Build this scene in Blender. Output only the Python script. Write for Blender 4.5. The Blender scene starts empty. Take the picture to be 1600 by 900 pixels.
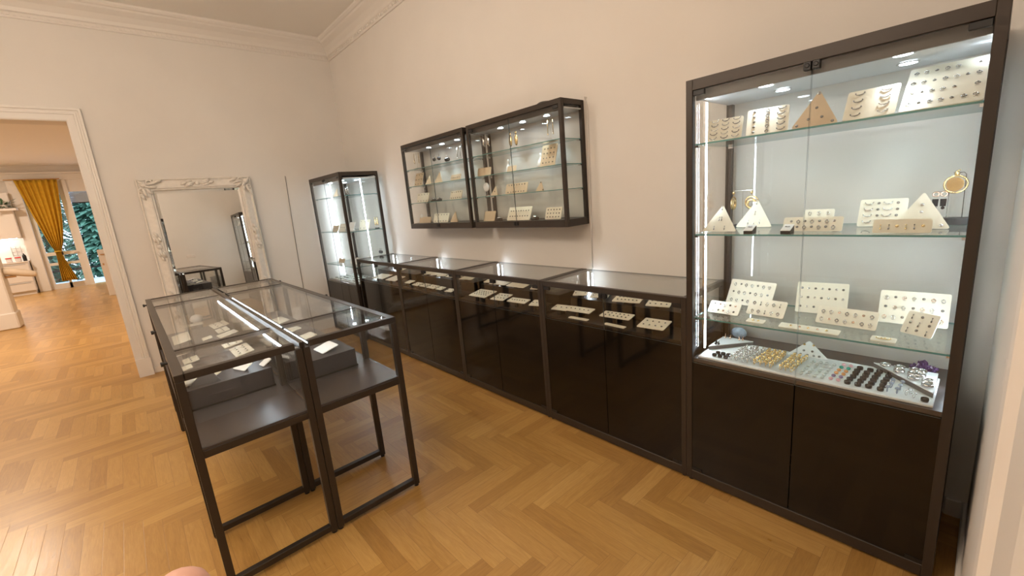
import bpy, bmesh, math, random
from mathutils import Vector, Matrix
R = math.radians
PI = math.pi
random.seed(7)
SC = bpy.context.scene
COL = SC.collection

# ------------------------------------------------------------------ camera, world, exposure
cam_d = bpy.data.cameras.new('camera')
cam = bpy.data.objects.new('camera', cam_d)
COL.objects.link(cam)
cam.location = (4.9588, -2.4783, 1.5584)
cam.rotation_euler = (1.3604, 0.0867, 0.8296)
cam_d.sensor_width = 36.0
cam_d.lens = 36.0 * 667.446 / 1600.0
cam_d.clip_start = 0.02
cam_d.clip_end = 200
SC.camera = cam
SC.view_settings.view_transform = 'Standard'
SC.view_settings.look = 'None'
SC.view_settings.gamma = 1.0
SC.view_settings.use_curve_mapping = False
EXPOSURE = 0.68
SC.view_settings.exposure = EXPOSURE
SC.cycles.transparent_max_bounces = 40
SC.cycles.max_bounces = 12
SC.cycles.glossy_bounces = 6
SC.cycles.use_denoising = True
SC.cycles.caustics_reflective = False
SC.cycles.caustics_refractive = False

world = bpy.data.worlds.new('sky')
SC.world = world
world.use_nodes = True
wn = world.node_tree.nodes
wn['Background'].inputs[0].default_value = (0.62, 0.78, 1.0, 1)
wn['Background'].inputs[1].default_value = 2.6

CEIL_LAMP = 20.0      # emission of the main globe and the added fill lamps
HALL_FILL = 150.0  # emission of the unseen lamps added to light the hall
LED = 50.0
SPOT_DISC = 30.0
SPOT_W = 1.5
WARM = (1.0, 0.86, 0.715, 1)
COOL = (0.78, 0.90, 1.0, 1)

# ------------------------------------------------------------------ materials
def new_mat(name):
    m = bpy.data.materials.new(name)
    m.use_nodes = True
    return m, m.node_tree.nodes, m.node_tree.links

def pbr(name, col, rough=0.5, metal=0.0, spec=0.5, noise=0.0, nscale=20.0, bump=0.0, coat=0.0, trans=0.0, emit=None):
    m, n, l = new_mat(name)
    b = n['Principled BSDF']
    b.inputs['Base Color'].default_value = (*col, 1)
    b.inputs['Roughness'].default_value = rough
    b.inputs['Metallic'].default_value = metal
    b.inputs['Specular IOR Level'].default_value = spec
    b.inputs['Coat Weight'].default_value = coat
    b.inputs['Transmission Weight'].default_value = trans
    if noise or bump:
        tc = n.new('ShaderNodeTexCoord')
        nz = n.new('ShaderNodeTexNoise')
        nz.inputs['Scale'].default_value = nscale
        nz.inputs['Detail'].default_value = 4
        l.new(tc.outputs['Object'], nz.inputs['Vector'])
        if noise:
            cr = n.new('ShaderNodeValToRGB')
            a = [max(0, c * (1 - noise)) for c in col]
            c2 = [min(1, c * (1 + noise)) for c in col]
            cr.color_ramp.elements[0].position = 0.3
            cr.color_ramp.elements[1].position = 0.7
            cr.color_ramp.elements[0].color = (*a, 1)
            cr.color_ramp.elements[1].color = (*c2, 1)
            l.new(nz.outputs['Fac'], cr.inputs['Fac'])
            l.new(cr.outputs['Color'], b.inputs['Base Color'])
        if bump:
            bp = n.new('ShaderNodeBump')
            bp.inputs['Strength'].default_value = bump
            bp.inputs['Distance'].default_value = 0.01
            l.new(nz.outputs['Fac'], bp.inputs['Height'])
            l.new(bp.outputs['Normal'], b.inputs['Normal'])
    return m

def emission(name, col, strength):
    m, n, l = new_mat(name)
    n.remove(n['Principled BSDF'])
    e = n.new('ShaderNodeEmission')
    e.inputs[0].default_value = col
    e.inputs[1].default_value = strength
    l.new(e.outputs[0], n['Material Output'].inputs[0])
    return m

def glass_mat(name, tint, refl=1.0):
    """clear sheet glass: lets light straight through, reflects more at a grazing view"""
    m, n, l = new_mat(name)
    n.remove(n['Principled BSDF'])
    geo = n.new('ShaderNodeNewGeometry')
    dot = n.new('ShaderNodeVectorMath'); dot.operation = 'DOT_PRODUCT'
    l.new(geo.outputs['Incoming'], dot.inputs[0]); l.new(geo.outputs['Normal'], dot.inputs[1])
    ab = n.new('ShaderNodeMath'); ab.operation = 'ABSOLUTE'; l.new(dot.outputs['Value'], ab.inputs[0])
    om = n.new('ShaderNodeMath'); om.operation = 'SUBTRACT'; om.inputs[0].default_value = 1.0; l.new(ab.outputs[0], om.inputs[1])
    pw = n.new('ShaderNodeMath'); pw.operation = 'POWER'; pw.inputs[1].default_value = 5.0; l.new(om.outputs[0], pw.inputs[0])
    ma = n.new('ShaderNodeMath'); ma.operation = 'MULTIPLY_ADD'
    ma.inputs[1].default_value = 0.96 * refl; ma.inputs[2].default_value = 0.04 * refl
    l.new(pw.outputs[0], ma.inputs[0])
    tr = n.new('ShaderNodeBsdfTransparent'); tr.inputs[0].default_value = (*tint, 1)
    gl = n.new('ShaderNodeBsdfGlossy'); gl.inputs['Roughness'].default_value = 0.0
    mx = n.new('ShaderNodeMixShader')
    l.new(ma.outputs[0], mx.inputs[0]); l.new(tr.outputs[0], mx.inputs[1]); l.new(gl.outputs[0], mx.inputs[2])
    l.new(mx.outputs[0], n['Material Output'].inputs[0])
    return m

def oak_floor():
    m, n, l = new_mat('oak_herringbone')
    b = n['Principled BSDF']
    def M(op, a, c=None, d=None):
        k = n.new('ShaderNodeMath'); k.operation = op
        for i, v in enumerate((a, c, d)):
            if v is None: continue
            if isinstance(v, (int, float)): k.inputs[i].default_value = v
            else: l.new(v, k.inputs[i])
        return k.outputs[0]
    W = 0.08; N = 6
    geo = n.new('ShaderNodeNewGeometry')
    sx = n.new('ShaderNodeSeparateXYZ'); l.new(geo.outputs['Position'], sx.inputs[0])
    u = M('MULTIPLY', M('SUBTRACT', sx.outputs[0], 3.43), 1 / W)
    v = M('MULTIPLY', M('ADD', sx.outputs[1], 1.351), 1 / W)
    i = M('FLOOR', u); j = M('FLOOR', v)
    t = M('FLOORED_MODULO', M('SUBTRACT', i, j), 2 * N)
    t = M('ROUND', t)
    isH = M('LESS_THAN', t, N - 0.5)
    isV = M('SUBTRACT', 1.0, isH)
    # plank origin
    oi = M('SUBTRACT', i, M('MULTIPLY', isH, t))
    oj = M('ADD', j, M('MULTIPLY', isV, M('SUBTRACT', t, N)))
    a_h = M('SUBTRACT', u, oi); b_h = M('SUBTRACT', v, j)
    a_v = M('SUBTRACT', M('ADD', oj, 1.0), v); b_v = M('SUBTRACT', u, i)
    al = M('ADD', M('MULTIPLY', isH, a_h), M('MULTIPLY', isV, a_v))
    ac = M('ADD', M('MULTIPLY', isH, b_h), M('MULTIPLY', isV, b_v))
    cid = n.new('ShaderNodeCombineXYZ'); l.new(oi, cid.inputs[0]); l.new(oj, cid.inputs[1]); l.new(isH, cid.inputs[2])
    wn_ = n.new('ShaderNodeTexWhiteNoise'); wn_.noise_dimensions = '3D'; l.new(cid.outputs[0], wn_.inputs['Vector'])
    # gap between planks
    e1 = M('MINIMUM', ac, M('SUBTRACT', 1.0, ac))
    e2 = M('MINIMUM', al, M('SUBTRACT', float(N), al))
    e = M('MINIMUM', e1, e2)
    gap = n.new('ShaderNodeMapRange'); gap.inputs[1].default_value = 0.0; gap.inputs[2].default_value = 0.014
    gap.inputs[3].default_value = 0.0; gap.inputs[4].default_value = 1.0; l.new(e, gap.inputs[0])
    # grain
    gv = n.new('ShaderNodeCombineXYZ')
    l.new(M('MULTIPLY', al, 0.10), gv.inputs[0]); l.new(ac, gv.inputs[1])
    l.new(M('MULTIPLY', wn_.outputs['Value'], 37.0), gv.inputs[2])
    nz = n.new('ShaderNodeTexNoise'); nz.inputs['Scale'].default_value = 5.0; nz.inputs['Detail'].default_value = 6
    nz.inputs['Distortion'].default_value = 1.2
    l.new(gv.outputs[0], nz.inputs['Vector'])
    nz2 = n.new('ShaderNodeTexNoise'); nz2.inputs['Scale'].default_value = 26.0; nz2.inputs['Detail'].default_value = 3
    l.new(gv.outputs[0], nz2.inputs['Vector'])
    # cathedral figure rings on some planks
    wv = n.new('ShaderNodeTexWave'); wv.wave_type = 'RINGS'; wv.inputs['Scale'].default_value = 5.0
    wv.inputs['Distortion'].default_value = 6.0; wv.inputs['Detail'].default_value = 2
    gv2 = n.new('ShaderNodeCombineXYZ')
    l.new(M('MULTIPLY', M('SUBTRACT', al, M('MULTIPLY', wn_.outputs['Value'], 6.0)), 0.16), gv2.inputs[0])
    l.new(M('SUBTRACT', ac, 0.5), gv2.inputs[1])
    l.new(gv2.outputs[0], wv.inputs['Vector'])
    ramp = n.new('ShaderNodeValToRGB')
    el = ramp.color_ramp.elements
    el[0].position = 0.0; el[0].color = (0.31, 0.150, 0.037, 1)
    el[1].position = 1.0; el[1].color = (0.68, 0.415, 0.140, 1)
    k = el.new(0.5); k.color = (0.50, 0.275, 0.077, 1)
    tone = M('ADD', M('MULTIPLY', wn_.outputs['Value'], 0.48), M('MULTIPLY', nz.outputs['Fac'], 0.62))
    tone = M('ADD', tone, M('MULTIPLY', nz2.outputs['Fac'], 0.22))
    tone = M('SUBTRACT', tone, 0.12)
    l.new(M('SUBTRACT', tone, M('MULTIPLY', M('MULTIPLY', M('SUBTRACT', 1.0, wv.outputs['Fac']), 0.10), M('GREATER_THAN', wn_.outputs['Value'], 0.55))), ramp.inputs['Fac'])
    mix = n.new('ShaderNodeMix'); mix.data_type = 'RGBA'
    mix.inputs['A'].default_value = (0.26, 0.13, 0.04, 1)
    l.new(gap.outputs[0], mix.inputs['Factor']); l.new(ramp.outputs['Color'], mix.inputs['B'])
    l.new(mix.outputs['Result'], b.inputs['Base Color'])
    b.inputs['Roughness'].default_value = 0.36
    rr = n.new('ShaderNodeMapRange'); rr.inputs[3].default_value = 0.24; rr.inputs[4].default_value = 0.38
    l.new(nz.outputs['Fac'], rr.inputs[0]); l.new(rr.outputs[0], b.inputs['Roughness'])
    bp = n.new('ShaderNodeBump'); bp.inputs['Strength'].default_value = 0.12; bp.inputs['Distance'].default_value = 0.004
    l.new(gap.outputs[0], bp.inputs['Height']); l.new(bp.outputs['Normal'], b.inputs['Normal'])
    return m

MT = dict(
    wall=pbr('wall_paint', (0.80, 0.755, 0.70), 0.85, noise=0.015, nscale=3, bump=0.03),
    ceil=pbr('ceiling_paint', (0.90, 0.86, 0.80), 0.9),
    trim=pbr('trim_paint', (0.83, 0.78, 0.72), 0.45),
    oak=oak_floor(),
    bronze=pbr('bronze_metal', (0.046, 0.035, 0.027), 0.36, 0.3, noise=0.06, nscale=2),
    panel=pbr('dark_panel', (0.012, 0.0085, 0.006), 0.42, spec=0.3),
    deck=pbr('dark_deck', (0.085, 0.073, 0.070), 0.30, 0.3),
    plinth=pbr('plinth_grey', (0.055, 0.046, 0.046), 0.38, 0.1),
    soffit=pbr('soffit_panel', (0.55, 0.56, 0.57), 0.35, 0.1),
    gloss=pbr('dark_gloss_panel', (0.0085, 0.0062, 0.0045), 0.07, spec=0.42),
    black=pbr('black_plastic', (0.012, 0.011, 0.011), 0.4),
    chrome=pbr('chrome', (0.75, 0.76, 0.78), 0.12, 1.0),
    glass=glass_mat('clear_glass', (0.978, 0.986, 0.984)),
    shelfglass=glass_mat('green_shelf_glass', (0.93, 0.975, 0.962)),
    edge=pbr('glass_edge', (0.10, 0.30, 0.28), 0.2),
    seam=pbr('polished_glass_edge', (0.10, 0.115, 0.11), 0.3),
    cream=pbr('cream_card', (0.86, 0.80, 0.64), 0.55, noise=0.03, nscale=30),
    white=pbr('white_card', (0.88, 0.87, 0.83), 0.5),
    beige=pbr('beige_card', (0.66, 0.51, 0.33), 0.6, noise=0.05, nscale=30),
    silver=pbr('silver', (0.72, 0.71, 0.70), 0.18, 1.0),
    steel=pbr('dark_silver', (0.33, 0.32, 0.31), 0.25, 1.0),
    gold=pbr('gold', (0.86, 0.66, 0.34), 0.22, 1.0),
    rose=pbr('rose_gold', (0.82, 0.60, 0.48), 0.22, 1.0),
    jet=pbr('jet_stone', (0.016, 0.015, 0.016), 0.22),
    clear=pbr('clear_stone', (0.80, 0.88, 0.86), 0.08, trans=0.35),
    pink=pbr('pink_stone', (0.80, 0.46, 0.50), 0.2),
    purple=pbr('purple_stone', (0.22, 0.15, 0.28), 0.25),
    orange=pbr('orange_stone', (0.70, 0.34, 0.14), 0.25),
    green=pbr('green_stone', (0.05, 0.38, 0.28), 0.2),
    blue=pbr('blue_grey_stone', (0.33, 0.40, 0.50), 0.2),
    agate=pbr('pale_blue_agate', (0.45, 0.58, 0.68), 0.25, noise=0.2, nscale=60),
    amethyst=pbr('amethyst', (0.09, 0.05, 0.14), 0.2, noise=0.3, nscale=80),
    tray=pbr('white_tray', (0.84, 0.86, 0.84), 0.5),
    grey=pbr('grey_edge', (0.14, 0.13, 0.125), 0.45),
    mirror=pbr('mirror_silvering', (0.86, 0.86, 0.84), 0.0, 1.0),
    gesso=pbr('white_gesso', (0.83, 0.78, 0.71), 0.5, noise=0.05, nscale=25, bump=0.1),
    mustard=pbr('mustard_cloth', (0.62, 0.36, 0.022), 0.85, noise=0.08, nscale=12),
    kwhite=pbr('kitchen_white', (0.82, 0.76, 0.70), 0.4),
    red=pbr('red_plastic', (0.65, 0.04, 0.03), 0.4),
    jarglass=pbr('pale_jar', (0.75, 0.70, 0.68), 0.2),
    leaf=pbr('leaf_green', (0.075, 0.17, 0.085), 0.6, noise=0.5, nscale=3),
    leaf2=pbr('leaf_blue_green', (0.10, 0.22, 0.15), 0.6, noise=0.5, nscale=3),
    bark=pbr('bark', (0.10, 0.07, 0.05), 0.9),
    terrace=pbr('terrace_stone', (0.50, 0.55, 0.62), 0.7, noise=0.1),
    shutter=pbr('shutter_grey', (0.40, 0.43, 0.47), 0.6),
    skin=pbr('skin', (0.72, 0.40, 0.30), 0.5, noise=0.06, nscale=60),
    nail=pbr('nail', (0.80, 0.52, 0.44), 0.25),
    brass=pbr('brass', (0.55, 0.33, 0.15), 0.3, 1.0),
    wood=pbr('pale_wood', (0.70, 0.58, 0.44), 0.5, noise=0.1, nscale=10),
    led=emission('led_light', COOL, LED),
    led_bright=emission('bright_led_light', COOL, LED * 0.9),
    led_dim=emission('dim_led_light', COOL, 30.0),
    spot=emission('spot_light_face', COOL, SPOT_DISC),
    lamp=emission('ceiling_lamp_light', WARM, CEIL_LAMP),
    hall_fill=emission('hall_fill_light', (1.0, 0.83, 0.66, 1), HALL_FILL),
    kled=emission('under_cabinet_light', (1.0, 0.90, 0.82, 1), 20.0),
)

# ------------------------------------------------------------------ mesh builder
class MB:
    def __init__(s): s.v = []; s.f = []; s.mi = []
    def add(s, vs, fs, mi=0):
        o = len(s.v); s.v += [tuple(p) for p in vs]
        for f in fs: s.f.append([o + i for i in f]); s.mi.append(mi)
        return s
    def box(s, x0, x1, y0, y1, z0, z1, mi=0, mside=None):
        vs = [(x0, y0, z0), (x1, y0, z0), (x1, y1, z0), (x0, y1, z0), (x0, y0, z1), (x1, y0, z1), (x1, y1, z1), (x0, y1, z1)]
        if mside is None:
            return s.add(vs, [(3, 2, 1, 0), (4, 5, 6, 7), (0, 1, 5, 4), (1, 2, 6, 5), (2, 3, 7, 6), (3, 0, 4, 7)], mi)
        d = (x1 - x0, y1 - y0, z1 - z0); ax = d.index(min(d))     # sheet: the two large faces take mi, its edges mside
        fz, fx, fy = [(3, 2, 1, 0), (4, 5, 6, 7)], [(1, 2, 6, 5), (3, 0, 4, 7)], [(0, 1, 5, 4), (2, 3, 7, 6)]
        big = (fx, fy, fz)[ax]
        s.add(vs, big, mi)
        return s.add(vs, [f for f in fx + fy + fz if f not in big], mside)
    def prism(s, poly, h0, h1, axis='z', mi=0):
        k = len(poly)
        def P(p, h):
            if axis == 'z': return (p[0], p[1], h)
            if axis == 'y': return (p[0], h, p[1])
            return (h, p[0], p[1])
        vs = [P(p, h0) for p in poly] + [P(p, h1) for p in poly]
        fs = [tuple(range(k - 1, -1, -1)), tuple(range(k, 2 * k))] + [(i, (i + 1) % k, k + (i + 1) % k, k + i) for i in range(k)]
        return s.add(vs, fs, mi)
    def tube(s, path, r, n=8, mi=0, cap=True):
        pts = [Vector(p) for p in path]
        rs = r if isinstance(r, (list, tuple)) else [r] * len(pts)
        t0 = (pts[1] - pts[0]).normalized()
        ref = Vector((0, 0, 1)) if abs(t0.z) < 0.9 else Vector((1, 0, 0))
        nrm = (ref - t0 * ref.dot(t0)).normalized()
        vs = []
        for i, p in enumerate(pts):
            if i == 0: t = t0
            elif i == len(pts) - 1: t = (pts[i] - pts[i - 1]).normalized()
            else: t = (pts[i + 1] - pts[i - 1]).normalized()
            nrm = (nrm - t * nrm.dot(t))
            nrm = nrm.normalized() if nrm.length > 1e-6 else t.orthogonal().normalized()
            bn = t.cross(nrm)
            for k in range(n):
                a = 2 * PI * k / n
                vs.append(p + (nrm * math.cos(a) + bn * math.sin(a)) * rs[i])
        fs = []
        for i in range(len(pts) - 1):
            for k in range(n):
                k2 = (k + 1) % n
                fs.append((i * n + k, i * n + k2, (i + 1) * n + k2, (i + 1) * n + k))
        if cap:
            fs.append(tuple(range(n - 1, -1, -1))); fs.append(tuple((len(pts) - 1) * n + k for k in range(n)))
        return s.add(vs, fs, mi)
    def cyl(s, p0, p1, r, n=16, mi=0): return s.tube([p0, p1], r, n, mi)
    def lathe(s, prof, c=(0, 0, 0), n=20, mi=0):
        vs = []; k = len(prof)
        for i in range(n):
            a = 2 * PI * i / n
            for (r, z) in prof: vs.append((c[0] + r * math.cos(a), c[1] + r * math.sin(a), c[2] + z))
        fs = []
        for i in range(n):
            j = (i + 1) % n
            for q in range(k - 1): fs.append((i * k + q, j * k + q, j * k + q + 1, i * k + q + 1))
        return s.add(vs, fs, mi)
    def ball(s, c, r, n=10, m=6, sc=(1, 1, 1), mi=0):
        vs = [(c[0], c[1], c[2] - r * sc[2])]
        for a in range(1, m):
            th = -PI / 2 + PI * a / m
            for b in range(n):
                ph = 2 * PI * b / n
                vs.append((c[0] + r * sc[0] * math.cos(th) * math.cos(ph), c[1] + r * sc[1] * math.cos(th) * math.sin(ph), c[2] + r * sc[2] * math.sin(th)))
        vs.append((c[0], c[1], c[2] + r * sc[2]))
        fs = [(0, 1 + (b + 1) % n, 1 + b) for b in range(n)]
        for a in range(m - 2):
            for b in range(n):
                b2 = (b + 1) % n
                fs.append((1 + a * n + b, 1 + a * n + b2, 1 + (a + 1) * n + b2, 1 + (a + 1) * n + b))
        top = len(vs) - 1; o = 1 + (m - 2) * n
        fs += [(o + b, o + (b + 1) % n, top) for b in range(n)]
        return s.add(vs, fs, mi)
    def torus(s, c, R_, r, axis='z', n=16, m=6, mi=0, a0=0, a1=2 * PI):
        full = abs(a1 - a0 - 2 * PI) < 1e-6
        pts = []
        for i in range(n + (0 if full else 1)):
            a = a0 + (a1 - a0) * i / n
            x, y = R_ * math.cos(a), R_ * math.sin(a)
            pts.append({'z': (x, y, 0), 'y': (x, 0, y), 'x': (0, x, y)}[axis])
        pts = [(p[0] + c[0], p[1] + c[1], p[2] + c[2]) for p in pts]
        if full: pts.append(pts[0])
        return s.tube(pts, r, m, mi, cap=not full)
    def build(s, name, mats, parent=None, smooth=False, bevel=0.0, local=False, me=None):
        mesh = bpy.data.meshes.new(name)
        off = Vector((0, 0, 0)) if (local or parent is None) else wloc(parent)
        mesh.from_pydata([tuple(Vector(p) - off) for p in s.v], [], s.f)
        if not isinstance(mats, (list, tuple)): mats = [mats]
        for m in mats: mesh.materials.append(MT[m] if isinstance(m, str) else m)
        mesh.polygons.foreach_set('material_index', s.mi)
        if smooth: mesh.polygons.foreach_set('use_smooth', [True] * len(mesh.polygons))
        mesh.update()
        bm = bmesh.new(); bm.from_mesh(mesh); bmesh.ops.recalc_face_normals(bm, faces=bm.faces); bm.to_mesh(mesh); bm.free()
        o = bpy.data.objects.new(name, mesh); COL.objects.link(o)
        if parent is not None: o.parent = parent
        if bevel:
            b = o.modifiers.new('bevel', 'BEVEL'); b.width = bevel; b.segments = 1; b.limit_method = 'ANGLE'
        return o

def wloc(o):
    p = Vector(o.location)
    while o.parent is not None:
        o = o.parent; p = p + Vector(o.location)
    return p
def tag(o, label, cat, group=None, kind=None):
    o['label'] = label; o['category'] = cat
    if group: o['group'] = group
    if kind: o['kind'] = kind
    return o
def thing(name, label, cat, loc=(0, 0, 0), group=None, rz=0.0):
    o = bpy.data.objects.new(name, None); o.empty_display_size = 0.05; COL.objects.link(o)
    o.location = loc; o.rotation_euler = (0, 0, rz)
    return tag(o, label, cat, group)
def struct(o): o['kind'] = 'structure'; return o
def inst(src, parent, loc, rot=(0, 0, 0), name=None):
    c = src.copy(); COL.objects.link(c); c.parent = parent; c.location = loc; c.rotation_euler = rot
    return c
def spot_lamp(parent, loc, watts, angle, aim=None):
    d = bpy.data.lights.new('spot_beam', 'SPOT'); d.energy = watts; d.color = COOL[:3]
    d.spot_size = angle; d.spot_blend = 0.6; d.shadow_soft_size = 0.012
    o = bpy.data.objects.new('spot_beam', d); COL.objects.link(o); o.parent = parent
    o.location = Vector(loc) - wloc(parent)
    if aim is not None: o.rotation_euler = (Vector(aim) - Vector(loc)).to_track_quat('-Z', 'Y').to_euler()
    return o

# ------------------------------------------------------------------ the room
XB, XN, YL, ZC = -1.08, 5.02, -5.2, 3.72
struct(MB().box(-14.4, 7.6, -7.2, 0.2, -0.1, 0.0).build('floor', 'oak'))
struct(MB().box(XB - 0.2, 7.6, -7.2, 0.2, ZC, ZC + 0.1).build('ceiling', 'ceil'))
struct(MB().box(XB - 0.2, 7.6, 0.0, 0.2, 0, ZC).build('wall_right', 'wall'))
DY0, DY1, DZ = -2.644, -4.75, 2.63       # doorway to the hall
struct(MB().box(XB - 0.2, XB, DY0, 0.0, 0, ZC).box(XB - 0.2, XB, DY1, DY0, DZ, ZC).box(XB - 0.2, XB, -7.2, DY1, 0, ZC).build('wall_back', 'wall'))
NY0, NY1 = -2.33, -3.6                   # doorway the photograph is taken from
struct(MB().box(XN, XN + 0.25, NY0, 0, 0, ZC).box(XN, XN + 0.25, NY1, NY0, 2.65, ZC).box(XN, XN + 0.25, YL, NY1, 0, ZC).build('wall_near', 'wall'))
struct(MB().box(XB, 7.6, YL - 0.2, YL, 0, ZC).build('wall_left', 'wall'))
struct(MB().box(7.5, 7.6, YL, 0, 0, ZC).build('wall_entry', 'wall'))

def cornice_prof():
    return [(0.0, 3.50), (0.014, 3.50), (0.020, 3.515), (0.016, 3.545), (0.030, 3.555), (0.040, 3.585), (0.075, 3.63), (0.125, 3.665), (0.135, 3.68), (0.150, 3.685), (0.165, 3.70), (0.165, ZC), (0.0, ZC)]
def sweep_wall(name, a, b, nrm, mita, mitb, mat='trim'):
    prof = cornice_prof(); mb = MB(); k = len(prof)
    A, B, N = Vector(a), Vector(b), Vector(nrm); T = (B - A).normalized()
    vs = []
    for (d, z) in prof: p = A + N * d + T * (d * mita); vs.append((p.x, p.y, z))
    for (d, z) in prof: p = B + N * d - T * (d * mitb); vs.append((p.x, p.y, z))
    mb.add(vs, [(i, (i + 1) % k, k + (i + 1) % k, k + i) for i in range(k)] + [tuple(range(k)), tuple(range(2 * k - 1, k - 1, -1))])
    L = (B - A).length; s = 0.05
    while s < L - 0.03:
        p = A + T * s + N * 0.018
        mb.box(p.x - 0.011, p.x + 0.011, p.y - 0.011, p.y + 0.011, 3.518, 3.542)
        s += 0.042
    return struct(mb.build(name, mat))
sweep_wall('trim_1', (XB, 0, 0), (XB, YL, 0), (1, 0, 0), 1, 0)
sweep_wall('trim_2', (XB, 0, 0), (XN, 0, 0), (0, -1, 0), 1, 1)
sweep_wall('trim_3', (XN, 0, 0), (XN, YL, 0), (-1, 0, 0), 1, 0)

def casing(name, x, side, ya, yb, ztop, w, prof, legs=(0, 1)):
    """door casing round an opening from ya to yb in a wall at x; profile runs from the opening outwards"""
    mb = MB(); k = len(prof)
    path = [(ya, 0, 1), (ya, ztop, 1), (yb, ztop, -1), (yb, 0, -1)]
    rings = []
    for q, (y, z, s) in enumerate(path):
        ring = []
        for (o, d) in prof:
            yy = y + s * o; zz = 0 if z == 0 else z + o
            ring.append((x + side * d, yy, zz))
        rings.append(ring)
    vs = [p for r in rings for p in r]
    fs = []
    for q in range(3):
        for i in range(k):
            j = (i + 1) % k
            fs.append((q * k + i, q * k + j, (q + 1) * k + j, (q + 1) * k + i))
    fs.append(tuple(range(k))); fs.append(tuple(3 * k + i for i in range(k)))
    mb.add(vs, fs)
    for (y, z, s) in (path[0], path[3]):
        y0, y1 = sorted((y, y + s * (w + 0.006)))
        mb.box(min(x, x + side * 0.046), max(x, x + side * 0.046), y0, y1, 0, 0.20)
    return struct(mb.build(name, 'trim'))
PROF = [(0, 0), (0, 0.022), (0.012, 0.028), (0.06, 0.028), (0.066, 0.034), (0.078, 0.034), (0.084, 0.028), (0.096, 0.030), (0.102, 0.040), (0.118, 0.040), (0.122, 0.030), (0.122, 0)]
casing('trim_4', XB, 1, DY0, DY1, DZ, 0.122, PROF)
PROF2 = [(0, 0), (0, 0.030), (0.03, 0.036), (0.10, 0.036), (0.115, 0.028), (0.15, 0.036), (0.25, 0.036), (0.265, 0.030), (0.285, 0.030), (0.30, 0.040), (0.34, 0.040), (0.35, 0.0)]
casing('trim_5', XN, -1, NY0, NY1, 2.65, 0.35, PROF2)
struct(MB().box(4.95, XN - 0.016, -0.016, 0, 0, 0.085).build('baseboard_right', 'trim', bevel=0.004))
struct(MB().box(XN - 0.016, XN, -1.97, 0, 0, 0.085).build('baseboard_near', 'trim', bevel=0.004))
struct(MB().box(XB, XB + 0.014, DY0 + 0.13, 0, 0, 0.07).build('baseboard_back', 'trim', bevel=0.004))

def ceiling_lamp(x, y, label, r=0.26, m='lamp', z=ZC):  # lamps out of view, added only for their light
    t = thing('ceiling_lamp', label, 'lamp', (x, y, z))
    MB().lathe([(0, 0), (r + 0.02, 0), (r + 0.02, -0.05), (r, -0.05)], (x, y, z), 32).build('rim', 'trim', t)
    MB().lathe([(r, -0.045), (r * 0.7, -0.058), (0, -0.062)], (x, y, z), 32).build('diffuser', m, t)
def globe_lamp(x, y, z, r, label):
    t = thing('pendant_lamp', label, 'lamp', (x, y, ZC))
    MB().lathe([(0, 0), (0.06, 0), (0.055, -0.03), (0.012, -0.045), (0, -0.045)], (x, y, ZC), 20).build('ceiling_rose', 'trim', t)
    MB().cyl((x, y, ZC - 0.045), (x, y, z + r + 0.03), 0.006, 8).build('rod', 'chrome', t)
    MB().lathe([(0, r + 0.03), (0.05, r + 0.03), (0.05, r - 0.012), (0, r - 0.012)], (x, y, z), 20).build('fitting', 'chrome', t)
    MB().ball((x, y, z), r, 24, 14).build('globe', 'lamp', t, True)
globe_lamp(1.95, -2.85, 2.78, 0.20, 'white glass globe pendant hanging over the middle of the showroom')
globe_lamp(4.0, -3.3, 3.08, 0.18, 'added unseen globe pendant for ambient light near the entrance doorway')  # invented lamp out of view, lifts the ambient light
globe_lamp(2.4, -4.4, 3.25, 0.20, 'added unseen globe pendant for fill light towards the left wall of the showroom')  # invented lamp out of view, fills the shade under the wall cabinets
ceiling_lamp(6.3, -2.8, 'added unseen ceiling lamp for fill light in the entrance lobby')  # unseen lobby lamp put in as extra fill

# ------------------------------------------------------------------ glass cases: shared pieces
def frame_box(mb, x0, x1, y0, y1, z0, z1, p=0.03, rails=True):
    for xx in (x0, x1 - p):
        for yy in (y0, y1 - p): mb.box(xx, xx + p, yy, yy + p, z0, z1)
def shelf_part(t, x0, x1, y0, y1, z, th=0.007):
    o = MB().box(x0, x1, y0, y1, z, z + th, 0, 1).build('shelf', ['shelfglass', 'edge'], t)
    for xx in (x0 + 0.006, x1 - 0.006):
        for yy in (y0 + 0.02, y1 - 0.02): MB().box(xx - 0.009, xx + 0.009, yy - 0.009, yy + 0.009, z - 0.010, z - 0.0005).build('shelf_clip', 'chrome', o)
def door_pair(t, x0, x1, yf, z0, z1, lock_z, low_hinge=True):
    xm = (x0 + x1) / 2
    for s in (0, 1):
        a, b = (x0 + 0.002, xm - 0.0015) if s == 0 else (xm + 0.0015, x1 - 0.002)
        d = MB().box(a, b, yf + 0.004, yf + 0.009, z0, z1, 0, 1).build('glass_door', ['glass', 'seam'], t)
        lx = b - 0.024 if s == 0 else a
        lk = MB().box(lx, lx + 0.024, yf - 0.006, yf + 0.018, lock_z - 0.016, lock_z + 0.014)
        lk.cyl((lx + 0.012, yf - 0.010, lock_z), (lx + 0.012, yf - 0.006, lock_z), 0.008, 12)
        lk.build('lock', 'black', d, bevel=0.002)
        hx = a if s == 0 else b - 0.05
        MB().box(hx, hx + 0.05, yf + 0.0005, yf + 0.016, z1 - 0.022, z1).build('hinge', 'black', d, bevel=0.002)
        if low_hinge: MB().box(hx, hx + 0.05, yf + 0.0005, yf + 0.016, z0, z0 + 0.016).build('hinge', 'black', d, bevel=0.002)
def base_hinge(a, b, yf, xm, z0, t):
    hx = a if b < xm else b - 0.05
    MB().box(hx, hx + 0.05, yf + 0.0005, yf + 0.004, z0, z0 + 0.016).build('hinge', 'black', t)
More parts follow.
